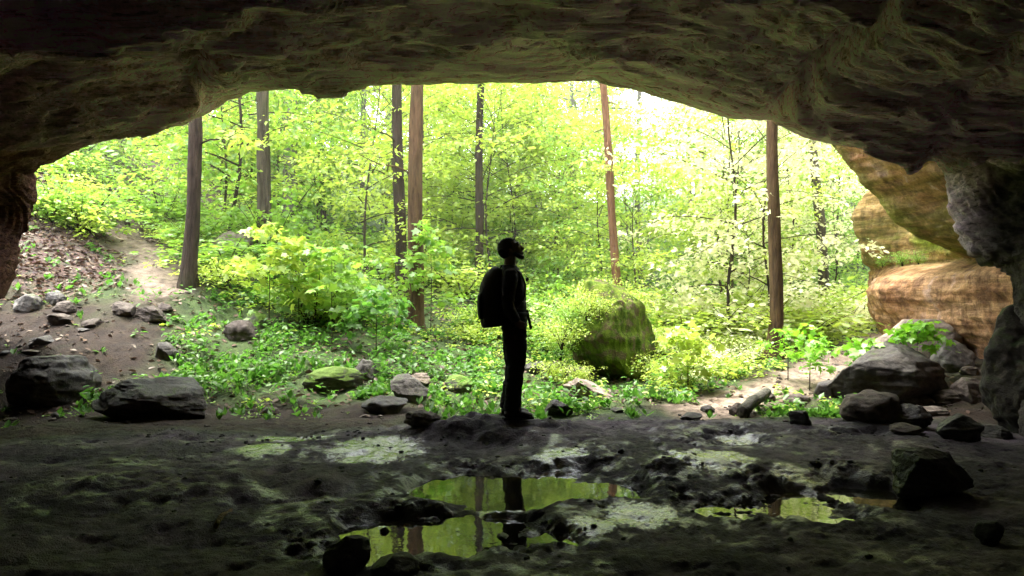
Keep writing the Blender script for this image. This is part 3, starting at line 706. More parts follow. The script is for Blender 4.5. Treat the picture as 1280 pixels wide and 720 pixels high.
# ------------------------------------------------------------------ leaves
def tmpl(kind):
    if kind == 'rhomb':
        V = [(0, 0, 0), (.45, .3, .06), (1, 0, -.05), (.45, -.3, .06)]; T = [(0, 2, 1), (0, 3, 2)]
    elif kind == 'oval':
        V = [(0, 0, 0), (.3, .26, .06), (.68, .22, .03), (1, 0, -.08), (.68, -.22, .03), (.3, -.26, .06)]; T = [(0, 2, 1), (0, 3, 2), (0, 4, 3), (0, 5, 4)]
    else:   # palmate with five lobes
        V = [(0, 0, 0), (-.02, .2, 0), (.02, .48, -.04), (.26, .3, .03), (.62, .52, -.03), (.6, .18, .03), (1, 0, -.08), (.6, -.18, .03), (.62, -.52, -.03), (.26, -.3, .03), (.02, -.48, -.04), (-.02, -.2, 0), (.35, 0, 0)]
        T = [(12, k + 1, k) for k in range(0, 11)] + [(12, 0, 11)]
    return np.array(V, float), np.array(T)
TM = {k: tmpl(k) for k in ('rhomb', 'oval', 'palm')}
def leaves(pos, yaw, pitch, roll, size, kind):
    T, F = TM[kind]; n = len(pos)
    d = np.stack([np.cos(yaw) * np.cos(pitch), np.sin(yaw) * np.cos(pitch), np.sin(pitch)], -1)
    s0 = np.stack([-np.sin(yaw), np.cos(yaw), np.zeros(n)], -1); n0 = np.cross(d, s0)
    s = s0 * np.cos(roll)[:, None] + n0 * np.sin(roll)[:, None]; nn = np.cross(d, s)
    V = pos[:, None] + size[:, None, None] * (T[None, :, :1] * d[:, None] + T[None, :, 1:2] * s[:, None] + T[None, :, 2:] * nn[:, None])
    F = F[None] + (np.arange(n) * len(T))[:, None, None]
    return V.reshape(-1, 3), F.reshape(-1, 3)

def spray_leaves(r, C, rad, n, size, kind, droop=.25, thick=.2, out_from=None):
    """n leaves in each flat spray; C (m,3) spray centres"""
    m = len(C); c = np.repeat(C, n, 0); rd = np.repeat(np.broadcast_to(rad, (m,)), n)
    a = r.uniform(0, 2 * np.pi, m * n); q = np.sqrt(r.uniform(0, 1, m * n)) * rd
    off = np.stack([np.cos(a) * q, np.sin(a) * q, r.normal(0, thick, m * n) * rd - droop * q * q / np.maximum(rd, .05)], -1)
    yaw = a + r.normal(0, .7, m * n); pitch = r.normal(-.2, .45, m * n); roll = r.normal(0, .6, m * n)
    return leaves(c + off, yaw, pitch, roll, size * r.uniform(.5, 1.45, m * n), kind)

def tree_proto(seed, H, z0, R, nbr, nsp, nl, ls, kind, tr, bark, leaf, name, lean=(0, 0), top=.35, prof=None, spr=.42, bend=.02, flare=1.5, nseg=12, stubs=0):
    r = np.random.default_rng(seed)
    root = empty(name, (0, 0, 0))
    tz = np.concatenate([[-.3, 0, .15, .4], np.linspace(.8, H, max(8, int(H * 1.6)))])
    wob = bend * H * np.stack([gnoise(P3(tz * .25, seed * 1.7, 0)), gnoise(P3(tz * .25, seed * 2.3, 5))], -1)
    wob = wob - wob[1]
    pts = np.stack([lean[0] * tz + wob[:, 0], lean[1] * tz + wob[:, 1], tz], -1)
    rad = tr * (1 - (1 - top * .3) * np.clip(tz / H, 0, 1) ** 1.2) * (1 + (flare - 1) * np.exp(-np.maximum(tz, 0) / .22))
    mb = MB(); mb.add(*tube(pts, rad, nseg, rough=.2 if tr > .06 else 0, seed=seed))
    C = []; SR = []
    for k in range(stubs):      # dead snags and a thin leafy side branch low on the stem
        h = r.uniform(2.2, 6.5); az = r.uniform(0, 6.28); ln = r.uniform(.25, 1.3); b0 = np.array([np.interp(h, tz, pts[:, j]) for j in range(3)])
        t = np.linspace(0, 1, 7); bp = np.stack([b0[0] + math.cos(az) * ln * t, b0[1] + math.sin(az) * ln * t, b0[2] + ln * (.5 * t - .2 * t * t) + .05 * np.sin(t * 7)], -1)
        mb.add(*tube(bp, np.linspace(.022, .005, 7), 6))
        if ln > .6:
            for q in bp[4:]: C.append(q + r.normal(0, .1, 3)); SR.append(.25)
    for i in range(nbr):
        u = (i + r.uniform(0, 1)) / nbr; h = z0 + (H - z0) * u
        ln = R * (prof(u) if prof else (1 - .75 * u ** 1.6)) * r.uniform(.7, 1.2)
        az = i * 2.39996 + r.normal(0, .4); el = r.uniform(.1, .55) + .5 * u
        b0 = np.array([np.interp(h, tz, pts[:, k]) for k in range(3)])
        t = np.linspace(0, 1, 7)
        dirv = np.array([math.cos(az), math.sin(az)])
        bz = ln * (math.tan(min(el, 1.1)) * t - .35 * t * t)
        wv = .06 * ln * np.sin(t * 5 + r.uniform(0, 6))
        bp = np.stack([b0[0] + dirv[0] * ln * t - dirv[1] * wv, b0[1] + dirv[1] * ln * t + dirv[0] * wv, b0[2] + bz], -1)
        br = min(.55 * tr * (1 - .7 * u), .022 * ln + .004)
        mb.add(*tube(bp, np.linspace(br, br * .18, 7), 5))
        for k in range(nsp):
            tt = r.uniform(.3, 1.02); q = np.array([np.interp(tt, t, bp[:, j]) for j in range(3)])
            sd = r.normal(0, .26) * ln * (1.15 - .5 * tt)
            q2 = q + np.array([-dirv[1] * sd, dirv[0] * sd, r.normal(0, .10) * ln - .05 * abs(sd)])
            if abs(sd) > .12 * ln: mb.add(*tube(np.stack([q - .1 * (q2 - q), (q + q2) / 2 + [0, 0, .03], q2]), [br * .35, br * .25, br * .1], 4))
            C.append(q2); SR.append(spr * r.uniform(.7, 1.3))
    mb.build('trunk', bark, root)
    V, F = spray_leaves(r, np.array(C), np.array(SR), nl, ls, kind)
    build('crown', V, F, leaf, root, smooth=False)
    return root

def bush_proto(seed, H, R, nst, nsp, nl, ls, kind, leaf, bark, name='shrub', spr=.28):
    r = np.random.default_rng(seed); root = empty(name, (0, 0, 0)); mb = MB(); C = []
    for i in range(nst):
        az = i * 2.4 + r.normal(0, .4); ln = H * r.uniform(.6, 1.1); outr = R * r.uniform(.3, 1)
        t = np.linspace(0, 1, 6)
        p = np.stack([math.cos(az) * outr * t ** 1.3 + .03 * r.normal(), math.sin(az) * outr * t ** 1.3, ln * (t - .12 * t * t) - .05], -1)
        mb.add(*tube(p, np.linspace(.011, .003, 6) * (1 + H * .3), 5))
        for k in range(nsp):
            tt = r.uniform(.3, 1.05); q = np.array([np.interp(tt, t, p[:, j]) for j in range(3)])
            C.append(q + r.normal(0, 1, 3) * [R * .28, R * .28, H * .06])
    mb.build('stem', bark, root)
    V, F = spray_leaves(r, np.array(C), spr * r.uniform(.6, 1.3, len(C)), nl, ls, kind, thick=.22)
    build('foliage', V, F, leaf, root, smooth=False); return root

RS = np.random.default_rng(5)
# --- tall trunks standing near the mouth: (px base, depth, width px, px top, row top, bark, label)
BIG = [
 (235, 12.0, 18, 243, 148, 'bark_dark', 'dark slender trunk beside the bare trail on the left slope'),
 (331, 14.5, 17, 332, 112, 'bark_grey', 'straight grey trunk rising behind bright bushes left of centre'),
 (519, 13.0, 20, 519, 103, 'bark_brown', 'thick smooth brown trunk standing left of the hiker'),
 (502, 15.0, 15, 494, 108, 'bark_dark', 'darker trunk close behind the thick smooth brown trunk'),
 (598, 17.5, 11, 602, 130, 'bark_dark', 'slim leaf wrapped trunk above and left of the hiker head'),
 (778, 14.6, 12, 746, 103, 'bark_red', 'leaning reddish trunk rising from behind the huge mossy boulder'),
 (968, 12.3, 17, 962, 156, 'bark_brown', 'brown trunk with flared foot beside the right path'),
 (1031, 18.5, 13, 1014, 180, 'bark_grey', 'pale grey trunk far behind between right path tree and cliff'),
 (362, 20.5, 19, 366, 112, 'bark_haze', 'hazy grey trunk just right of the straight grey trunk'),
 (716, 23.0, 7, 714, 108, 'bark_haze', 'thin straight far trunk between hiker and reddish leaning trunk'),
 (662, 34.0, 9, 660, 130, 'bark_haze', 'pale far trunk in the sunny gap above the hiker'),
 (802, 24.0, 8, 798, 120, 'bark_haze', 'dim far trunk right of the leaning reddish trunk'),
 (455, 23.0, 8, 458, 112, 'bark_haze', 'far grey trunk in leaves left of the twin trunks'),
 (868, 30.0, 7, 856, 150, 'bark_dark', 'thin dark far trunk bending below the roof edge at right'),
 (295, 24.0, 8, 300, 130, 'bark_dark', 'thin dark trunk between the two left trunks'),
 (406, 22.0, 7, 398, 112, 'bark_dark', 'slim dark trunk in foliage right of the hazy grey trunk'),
]
for i, (px, Y, w, pxt, rt, bk, lab) in enumerate(BIG):
    b = on(px, Y); ztop = CAM[2] + (360 - rt) / FPX * Y; dx = (pxt - px) / FPX * Y / max(ztop - b[2], .5)
    H = 15 if Y < 20 else 17
    t = tree_proto(100 + i, H, 7.5 if Y < 20 else (5.0 if Y < 26 else 4.5), 3.0 if Y < 20 else 3.4, 13, 5, (20 if px < 350 else 7) if Y < 20 else 22, .15 if Y < 20 else .17, 'oval' if Y < 20 else 'rhomb', w * Y / FPX / 2, M[bk],
                   M['leaf_mid'] if i % 2 else M['leaf_sun'], 'tree', lean=(dx, 0), flare=(1.9 if px == 968 else 1.4) if Y < 20 else 1.2, nseg=20 if Y < 20 else 10, spr=.6, bend=.010, stubs=3 if Y < 20 else 0)
    t.location = b; tag(t, lab, 'tree', 'tall trees outside the cave mouth')

# --- understory trees with layered sprays of leaves
UND = [tree_proto(200 + k, 5.2 + .7 * k, 1.1, 2.3, 20, 8, 26, .125, 'oval' if k % 2 else 'rhomb', .04, M['bark_dark' if k % 2 else 'bark_grey'], M[lf], 'young_tree', bend=.07, spr=.42, flare=1.1, nseg=7, prof=lambda u: .45 + .75 * math.sin(math.pi * min(1, u * .9 + .08)))
       for k, lf in enumerate(['leaf_sun', 'leaf_mid', 'leaf_sun', 'leaf_pale'])]
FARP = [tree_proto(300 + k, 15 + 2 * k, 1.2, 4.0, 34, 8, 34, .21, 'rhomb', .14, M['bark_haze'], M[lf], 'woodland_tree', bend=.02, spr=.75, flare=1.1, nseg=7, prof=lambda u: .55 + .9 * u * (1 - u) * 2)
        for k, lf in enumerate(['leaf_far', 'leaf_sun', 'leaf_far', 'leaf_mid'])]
used = set()
def inst(protos, k, loc, rz, sc, label, group):
    p = protos[k]
    if (id(protos), k) not in used:
        used.add((id(protos), k)); place(p, loc, rz, sc, label, group); p['category'] = 'tree' if 'tree' in p.name else 'shrub'; return p
    return copy_tree(p, loc, rz, sc, label, group)
GU = {'l': ('leafy young tree in the thicket on the left slope', 'young trees on the left slope'),
      'c': ('leafy young tree in the bright thicket behind the hiker', 'young trees behind the hiker'),
      'r': ('pale sunlit young tree in the thicket right of the mossy boulder', 'young trees in the sunny right thicket')}
n_ = 0
for tries in range(900):
    Y = 13.5 + 15 * RS.uniform() ** 1.1; px = RS.uniform(60, 1120)
    X = (px - 640) / FPX * Y
    if X > 5.6 and Y < 17.5: continue
    if poly_dist(np.array([X]), np.array([Y]), PATH_L)[0] < 1.5 or poly_dist(np.array([X]), np.array([Y]), PATH_R)[0] < 1.3: continue
    if px < 210 and Y < 17: continue
    if 690 < px < 830 and Y < 14.5: continue
    if any(Y < tY and abs(px - tp) < .95 / Y * FPX for (tp, tY) in ((235, 12), (331, 14.5), (519, 13), (499, 15), (600, 17.5), (767, 14.6), (965, 12.3), (1022, 18.5), (364, 20.5))): continue
    g = 'l' if px < 440 else ('c' if px < 800 else 'r')
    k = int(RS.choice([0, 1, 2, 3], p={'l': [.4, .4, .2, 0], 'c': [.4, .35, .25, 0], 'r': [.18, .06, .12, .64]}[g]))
    inst(UND, k, (X, Y, gh(X, Y) - .05), RS.uniform(0, 6.28), RS.uniform(.6, 1.15), *GU[g]); n_ += 1
    if n_ >= 74: break
n_ = 0
for tries in range(600):
    Y = 29 + 40 * RS.uniform() ** 1.2; px = RS.uniform(-150, 1250); X = (px - 640) / FPX * Y
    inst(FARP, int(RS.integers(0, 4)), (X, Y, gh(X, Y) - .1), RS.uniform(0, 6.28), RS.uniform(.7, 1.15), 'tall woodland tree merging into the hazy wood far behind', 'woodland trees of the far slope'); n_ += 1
    if n_ >= 54: break

# --- shrubs
SHR = [bush_proto(400 + k, 1.0 + .35 * (k % 3), 1.05, 12, 7, 12, .095 if k < 3 else .085, kd, M[lf], M['bark_dark']) for k, (kd, lf) in enumerate([('oval', 'leaf_sun'), ('oval', 'leaf_mid'), ('palm', 'leaf_mid'), ('oval', 'leaf_pale'), ('rhomb', 'leaf_sun')])]
SG = {'l': ('leafy green shrub on the bank at the left', 'shrubs on the left bank'), 'c': ('bright green shrub in the thicket behind and left of the hiker', 'shrubs behind the hiker'),
      'm': ('sunlit shrub around the huge mossy boulder', 'shrubs around the mossy boulder'), 'r': ('dazzling pale shrub beside the right path', 'shrubs beside the right path'), 'cl': ('small green shrub at foot of the ochre cliff', 'shrubs by the cliff')}
SPOT = []
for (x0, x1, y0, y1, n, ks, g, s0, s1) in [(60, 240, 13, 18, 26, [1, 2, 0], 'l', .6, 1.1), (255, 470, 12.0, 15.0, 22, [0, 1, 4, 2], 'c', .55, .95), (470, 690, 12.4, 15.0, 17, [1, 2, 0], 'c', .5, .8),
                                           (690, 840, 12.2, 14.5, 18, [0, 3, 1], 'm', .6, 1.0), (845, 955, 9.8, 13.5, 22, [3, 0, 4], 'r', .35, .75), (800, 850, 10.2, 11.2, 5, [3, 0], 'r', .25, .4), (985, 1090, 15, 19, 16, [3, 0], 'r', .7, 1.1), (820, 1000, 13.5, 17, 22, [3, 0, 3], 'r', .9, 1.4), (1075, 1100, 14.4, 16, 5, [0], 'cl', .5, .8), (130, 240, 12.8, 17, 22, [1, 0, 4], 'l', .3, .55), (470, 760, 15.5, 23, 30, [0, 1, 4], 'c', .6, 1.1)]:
    for j in range(n):
        Y = RS.uniform(y0, y1); px = RS.uniform(x0, x1); X = (px - 640) / FPX * Y
        if min(poly_dist(np.array([X]), np.array([Y]), PATH_L)[0], poly_dist(np.array([X]), np.array([Y]), PATH_R)[0]) < .75: continue
        if 670 < px < 835 and Y < 12.6: continue
        if any(Y < tY + .3 and abs(px - tp) < .65 / Y * FPX for (tp, tY) in ((235, 12), (331, 14), (519, 13), (502, 16), (968, 12.3))): continue
        inst(SHR, int(RS.choice(ks)), (X, Y, gh(X, Y) - .03), RS.uniform(0, 6.28), tuple(RS.uniform(s0, s1) * np.array([RS.uniform(.8, 1.7), RS.uniform(.8, 1.4), RS.uniform(.55, 1.05)])), *SG[g])
# shrubs rooted on top of the huge mossy boulder
for (px, row, Y, s) in [(722, 392, 11.0, .45), (745, 382, 11.4, .5), (706, 420, 10.8, .45), (765, 376, 11.7, .5), (714, 408, 10.5, .4), (795, 386, 11.8, .45), (733, 395, 10.5, .36), (752, 388, 10.7, .36), (700, 445, 10.5, .38), (780, 380, 11.3, .36), (818, 430, 11.6, .4), (694, 470, 10.0, .36), (712, 482, 9.8, .3), (815, 470, 10.6, .42), (832, 482, 10.2, .36), (702, 430, 10.2, .4), (725, 470, 9.7, .26)]:
    inst(SHR, int(RS.choice([0, 1, 4])), px_xyz(px, row + 6, Y), RS.uniform(0, 6.28), s, 'leafy shrub growing over top and sides of the huge mossy boulder', 'shrubs on the mossy boulder')

# --- saplings in front of the thicket and the big-leaved sprigs by the right boulders
def sapling(px, Y, H, R, seed, leaf, kind, ls, lab, nbr=8, z0=.35):
    t = tree_proto(seed, H, z0 * H, R, nbr, 4, 9, ls, kind, .009, M['bark_dark'], M[leaf], 'sapling', bend=.05, spr=.2, flare=1, nseg=5)
    t.location = on(px, Y); tag(t, lab, 'sapling'); return t
sapling(336, 11.2, 1.75, .7, 501, 'leaf_sun', 'palm', .12, 'slender bright sapling left of the others in the left thicket')
sapling(374, 11.5, 1.6, .6, 502, 'leaf_sun', 'palm', .12, 'middle slender sapling of the row in the left thicket')
sapling(415, 11.0, 1.5, .65, 503, 'leaf_mid', 'palm', .12, 'thin stemmed sapling with bare lower stem left of thick trunk')
sapling(538, 12.6, 1.9, .6, 504, 'leaf_mid', 'palm', .12, 'green sapling just right of the thick smooth brown trunk')
sapling(470, 10.6, .95, .5, 505, 'leaf_herb', 'palm', .11, 'short broad leaved sapling in front of the thick brown trunk')
sapling(985, 10.4, .75, .45, 506, 'leaf_maple', 'palm', .085, 'drooping maple sapling beside the right path tree', 4, .5)
sapling(1012, 9.9, .72, .42, 507, 'leaf_maple', 'palm', .095, 'small maple sapling left of the large wedge boulder', 4, .5)
sapling(1088, 9.3, .62, .26, 508, 'leaf_maple', 'palm', .095, 'maple sprig with large leaves above the wedge boulder left end', 5, .7)
sapling(1146, 9.4, .78, .28, 509, 'leaf_maple', 'palm', .095, 'maple sprig with large leaves in front of the pale slab', 6, .68)
sapling(860, 9.9, .75, .5, 510, 'leaf_sun', 'palm', .11, 'bright young sapling at front of the sunny right thicket')

for (px_, rw_, Y_, s_) in [(1128, 332, 12.0, .2), (1148, 330, 11.4, .16), (1103, 334, 12.9, .18)]:
    inst(SHR, 1, px_xyz(px_, rw_, Y_), RS.uniform(0, 6.28), s_, 'little green plant growing on the ledge of the ochre cliff', 'plants on the cliff ledge')

# --- ground cover: nobody could count it
def scatter(n, f, x0, x1, y0, y1, r):
    X = r.uniform(x0, x1, n); Y = r.uniform(y0, y1, n); keep = r.uniform(0, 1, n) < f(X, Y); return X[keep], Y[keep]
def green_density(X, Y):
    rk, bare, hill, path = zones(X, Y)
    c = sstep(-.2, .35, fbm(P3(X * .9, Y * .9, 21.0), 3) + .02)
    px = 640 + X / Y * FPX
    left = 1 - sstep(170, 300, px)
    d = (1 - rk) * (1 - .86 * bare) * (1 - .7 * hill) * (1 - path) * (.10 + .9 * c) * (1 - .2 * left)
    for (rx, ry, rw, rd) in ROCKS:
        if rw > .12: d = d * (1 - .93 * (np.abs(X - rx) < rw * 1.05) * (Y < ry + rd) * (Y > ry - .55))
    return d * (px > -40) * (px < 1120) * (X < 5.6 + .0 * Y)
rg = np.random.default_rng(21)
def cover(name, n, kind, ls, hmin, hmax, nl, leaf, y0, y1, pitch, seed, dens=green_density):
    r = np.random.default_rng(seed); X, Y = scatter(n, dens, -10, 7, y0, y1, r)
    Z = ground_h(X, Y); m = len(X); hh = r.uniform(hmin, hmax, m) * (.5 + .8 * sstep(-.4, .5, gnoise(P3(X * .7, Y * .7, 3.3))))
    c = np.repeat(np.stack([X, Y, Z], -1), nl, 0); H = np.repeat(hh, nl); a = r.uniform(0, 6.28, m * nl); lev = r.uniform(.2, 1, m * nl)
    rr = r.uniform(.1, 1, m * nl) * H * .55
    pos = c + np.stack([np.cos(a) * rr, np.sin(a) * rr, H * lev - .3 * rr], -1)
    V, F = leaves(pos, a + r.normal(0, .5, m * nl), r.normal(pitch, .3, m * nl), r.normal(0, .35, m * nl), ls * r.uniform(.6, 1.3, m * nl), kind)
    o = build(name, V, F, M[leaf], smooth=False); tag(o, kind='stuff'); return o
tag(cover('undergrowth', 2900, 'oval', .085, .1, .38, 12, 'leaf_herb', 8.0, 14, -.1, 31), 'low broad leaved herbs spread over the ground outside the cave', 'undergrowth')
tag(cover('undergrowth', 2200, 'oval', .075, .08, .32, 12, 'leaf_sun', 8.2, 16, -.1, 32, lambda X, Y: green_density(X, Y) * np.clip(.12 + sstep(-1.2, .6, X) + sstep(11, 12.5, Y), 0, 1)), 'bright yellow green herbs mixed through the ground plants', 'undergrowth')
def far_d(X, Y): return (.3 + .7 * sstep(-.3, .4, fbm(P3(X * .3, Y * .3, 2.0), 2))) * (np.abs(X) < .8 * Y)
r = np.random.default_rng(51); X, Y = scatter(9000, lambda X, Y: far_d(X, Y) * (1 - (X > 5.5) * (Y < 17)) * (poly_dist(X, Y, PATH_L) > 1.2), -22, 18, 14, 32, r); m = len(X); nl = 9; a = r.uniform(0, 6.28, m * nl); hh = np.repeat(r.uniform(.15, .8, m), nl)
pos = np.repeat(np.stack([X, Y, ground_h(X, Y)], -1), nl, 0) + np.stack([np.cos(a) * hh * .5, np.sin(a) * hh * .5, hh * r.uniform(.2, 1, m * nl)], -1)
V, F = leaves(pos, a, r.normal(-.1, .3, m * nl), r.normal(0, .4, m * nl), r.uniform(.09, .2, m * nl), 'rhomb')
o = build('undergrowth', V, F, M['leaf_mid'], smooth=False); tag(o, 'green understory plants covering the woodland floor behind the hiker', 'undergrowth', kind='stuff')
def grass_d(X, Y): return green_density(X, Y) * (.35 + .65 * (1 - sstep(8.8, 10, Y)))
tag(cover('grass', 9000, 'rhomb', .10, .02, .1, 5, 'leaf_herb', 7.5, 12, 1.0, 33, grass_d), 'short fresh grass along the edge of the rock floor', 'grass')
tag(cover('clover', 9000, 'rhomb', .04, .02, .08, 6, 'leaf_mid', 7.6, 11, .1, 34, grass_d), 'tiny low clover leaves carpeting the ground by the rock floor', 'clover')

# dry leaves on the bank
def lit_d(X, Y):
    rk, bare, hill, path = zones(X, Y); return (1 - rk) * np.clip(hill * 1.0 + .22 * (1 - bare) + .12 * bare * (1 - .7 * path), 0, 1) * (X < 6)
r = np.random.default_rng(41); X, Y = scatter(52000, lit_d, -11, 6, 8.2, 19, r); m = len(X)
V, F = leaves(np.stack([X, Y, ground_h(X, Y) + .012], -1), r.uniform(0, 6.28, m), r.normal(.1, .35, m), r.normal(0, .5, m), r.uniform(.05, .12, m), 'oval')
o = build('leaf_litter', V, F, M['litter'], smooth=False); tag(o, 'dry brown leaves strewn over the bank and under the trees', 'leaf litter', kind='stuff')

# muddy rubble around the puddles
r = np.random.default_rng(43); mb = MB(); V0, F0 = ICO[3]
def rub_d(X, Y): return pud_mask(X, Y)[1] * sstep(-.1, .45, fbm(P3(X * 1.7, Y * 2.2, 8.0), 3)) * .5 + .05 + .3 * np.exp(-(((X + 2.0) / 1.6) ** 2 + ((Y - 6.6) / .5) ** 2))
X, Y = scatter(3200, rub_d, -4, 4, 3.4, 7.3, r)
for x, y, z in zip(X, Y, ground_h(X, Y)):
    s = r.uniform(.004, .016) * (1 + (r.uniform() < .06)); v = V0 * (1 + .45 * fbm(V0 * 1.4 + r.uniform(0, 90), 2))[:, None] * [s * r.uniform(.8, 1.6), s, s * r.uniform(.5, .9)]
    mb.add(v + [x, y, z + s * .2], F0)
o = mb.build('mud_rubble', M['rock_wet']); tag(o, 'black muddy crumbs and pebbles around the puddles', 'rubble', kind='stuff')

# loose stones on the bare earth
r = np.random.default_rng(47); mb = MB(); 
def gr_d(X, Y):
    rk, bare, hill, path = zones(X, Y); q = np.zeros_like(X)
    for (rx, ry, rw, rd) in ROCKS: q = np.maximum(q, np.exp(-(((X - rx) / (rw * 1.3 + .05)) ** 2 + ((Y - ry) / (rd + .3)) ** 2)))
    return np.clip((.10 * bare + .6 * q * (1 - rk) + .10 * q) * (.3 + .7 * sstep(0, .4, fbm(P3(X, Y, 40.0), 2))), 0, 1)
X, Y = scatter(9000, gr_d, -8, 7.5, 6.6, 14, r)
for x, y, z in zip(X, Y, ground_h(X, Y)):
    s = .008 + .03 * r.uniform() ** 3; v = V0 * (1 + .5 * fbm(V0 * 1.5 + r.uniform(0, 90), 2))[:, None] * [s * r.uniform(.8, 1.7), s, s * r.uniform(.4, .8)]
    a_ = r.uniform(0, 3.1); v = np.stack([v[:, 0] * math.cos(a_) - v[:, 1] * math.sin(a_), v[:, 0] * math.sin(a_) + v[:, 1] * math.cos(a_), v[:, 2]], -1)
    mb.add(v + [x, y, z + s * .15], F0)
o = mb.build('gravel', M['rock_brown']); tag(o, 'small brown stones and grit strewn on bare earth between the rocks', 'gravel', kind='stuff')

# --- fallen log and twigs
def log(p0, p1, r0, r1, mat, name, lab, cat):
    n = 9; t = np.linspace(0, 1, n)[:, None]; p0 = np.array(p0); p1 = np.array(p1); pts = p0 + (p1 - p0) * t; pts[:, 2] += .02 * np.sin(t[:, 0] * 5)
    c = pts.mean(0); V, T, Q = tube(pts - c, np.linspace(r0, r1, n), 12, rough=.25, seed=3)
    o = build(name, V, [T, Q], mat); o.location = c; tag(o, lab, cat)
a = at(928, 523); b = at(958, 508); log(a + [0, 0, .06], b + [0, 0, .2], .07, .06, M['bark_haze'], 'fallen_log', 'short pale fallen log leaning by the cube shaped stone', 'log')
a = at(270, 665); b = at(289, 640); log(a + [0, 0, .02], b + [0, 0, .03], .016, .012, M['bark_brown'], 'stick', 'short broken stick lying on the dark cave floor', 'stick')
a = on(140, 17.0); log(a + [0, 0, .3], on(160, 14.9) + [0, 0, .25], .07, .05, M['bark_dark'], 'dead_branch', 'dead branch leaning on the leafy bank at left', 'branch')

# ------------------------------------------------------------------ the hiker
def remeshed(name, mb, vox, mat, parent, smooth_it=4):
    V, F = mb.arrays(); o = build(name, V, F, None)
    rm = o.modifiers.new('r', 'REMESH'); rm.mode = 'VOXEL'; rm.voxel_size = vox; rm.use_smooth_shade = True
    sm = o.modifiers.new('s', 'SMOOTH'); sm.factor = .5; sm.iterations = smooth_it
    dg = bpy.context.evaluated_depsgraph_get(); dg.update()
    me = bpy.data.meshes.new_from_object(o.evaluated_get(dg)); old = o.data
    o.modifiers.clear(); o.data = me; bpy.data.meshes.remove(old); me.name = name
    me.polygons.foreach_set('use_smooth', np.ones(len(me.polygons), bool))
    me.materials.clear(); me.materials.append(mat); o.parent = parent; return o
def ball(mb, c, r3, lev=4, rot=0.0):
    V, F = ICO[lev]; V = V * np.asarray(r3)
    if rot: cc, ss = math.cos(rot), math.sin(rot); V = np.stack([V[:, 0] * cc - V[:, 2] * ss, V[:, 1], V[:, 0] * ss + V[:, 2] * cc], -1)
    mb.add(V + np.asarray(c), F)
def limb(mb, pts, r1, r2=None, n=16, side=(1, 0, 0), cnt=18):
    """r1 along x (front-back), r2 across"""
    pts = np.asarray(pts, float); t = np.concatenate([[0], np.cumsum(np.linalg.norm(np.diff(pts, axis=0), axis=1))]); t /= t[-1]; u = np.linspace(0, 1, cnt)
    p = np.stack([np.interp(u, t, pts[:, k]) for k in range(3)], -1)
    for _ in range(2): p[1:-1] = .25 * p[:-2] + .5 * p[1:-1] + .25 * p[2:]
    R1 = np.interp(u, t, r1); R2 = R1 if r2 is None else np.interp(u, t, r2)
    mb.add(*tube(p, R1, n, rad2=R2, side=side))
M['skin'] = mat_plain('skin', (.13, .08, .055), .6, .3, 90, .1)
M['cloth'] = mat_plain('dark_jacket_cloth', (.017, .018, .019), .85, .2, 120, .4)
M['trouser'] = mat_plain('dark_trouser_cloth', (.019, .018, .017), .9, .15, 150, .4)
M['bootm'] = mat_plain('dark_boot_leather', (.03, .022, .016), .6, .3, 70, .4)
M['hairm'] = mat_plain('dark_hair', (.012, .01, .008), .7, .3, 300, .4)
M['pack'] = mat_plain('black_pack_nylon', (.02, .021, .024), .7, .3, 90, .4)
M['strapm'] = mat_plain('black_webbing', (.018, .018, .018), .8, .2, 200, .4)
MX, MY = .02, 6.8
MZ = gh(0.0, 6.8) + .0
man = empty('person', (MX, MY, MZ), 'hiker in dark clothes standing on the cave floor gazing up', 'person'); man.scale = (.98, .98, .978)
HC = np.array([-.03, 0, 1.70]); TILT = .36       # head centre and backward tilt
def hp(x, y, z):
    c, s = math.cos(TILT), math.sin(TILT); return HC + np.array([x * c - z * s, y, x * s + z * c])
bd = MB()
ball(bd, hp(-.012, 0, .018), (.102, .078, .106), 4, TILT)            # skull
limb(bd, [hp(.05, 0, .05), hp(.052, 0, -.02), hp(.05, 0, -.085)], [.045, .05, .04], [.062, .06, .042])
ball(bd, hp(.062, 0, -.098), (.03, .032, .024), 3)                     # chin
limb(bd, [hp(.092, 0, .03), hp(.112, 0, -.012), hp(.128, 0, -.03), hp(.1, 0, -.042)], [.009, .011, .013, .01], n=8, side=(0, 1, 0))   # nose
ball(bd, hp(.094, 0, -.066), (.016, .026, .008), 3, TILT); ball(bd, hp(.092, 0, -.079), (.015, .023, .008), 3, TILT)   # lips
ball(bd, hp(.088, 0, .048), (.016, .055, .011), 3, TILT)               # brow
for sgn in (-1, 1):
    ball(bd, hp(.083, sgn * .032, .026), (.013, .015, .011), 3)        # eyelids
    ball(bd, hp(-.008, sgn * .08, -.005), (.02, .01, .033), 3, TILT)   # ears
limb(bd, [(-.055, 0, 1.44), (-.045, 0, 1.52), hp(-.03, 0, -.06)], [.066, .06, .06], [.068, .062, .06])
limb(bd, [(-.03, 0, 1.46), (-.02, 0, 1.3), (-.01, 0, 1.12), (0, 0, .98), (0, 0, .88)], [.07, .1, .09, .095, .08], [.14, .15, .13, .14, .13])
LEG = {-1: [(.005, -.095, .93), (.02, -.1, .7), (.02, -.1, .5), (-.005, -.1, .3), (-.02, -.1, .08)], 1: [(.0, .095, .93), (-.005, .1, .7), (.0, .1, .5), (-.03, .1, .3), (-.055, .1, .08)]}
ARM = {-1: [(-.03, -.17, 1.44), (-.05, -.225, 1.3), (-.065, -.25, 1.16), (-.02, -.235, 1.06), (.03, -.205, .985)], 1: [(-.03, .17, 1.44), (-.045, .225, 1.3), (-.05, .25, 1.16), (-.01, .235, 1.06), (.035, .2, .99)]}
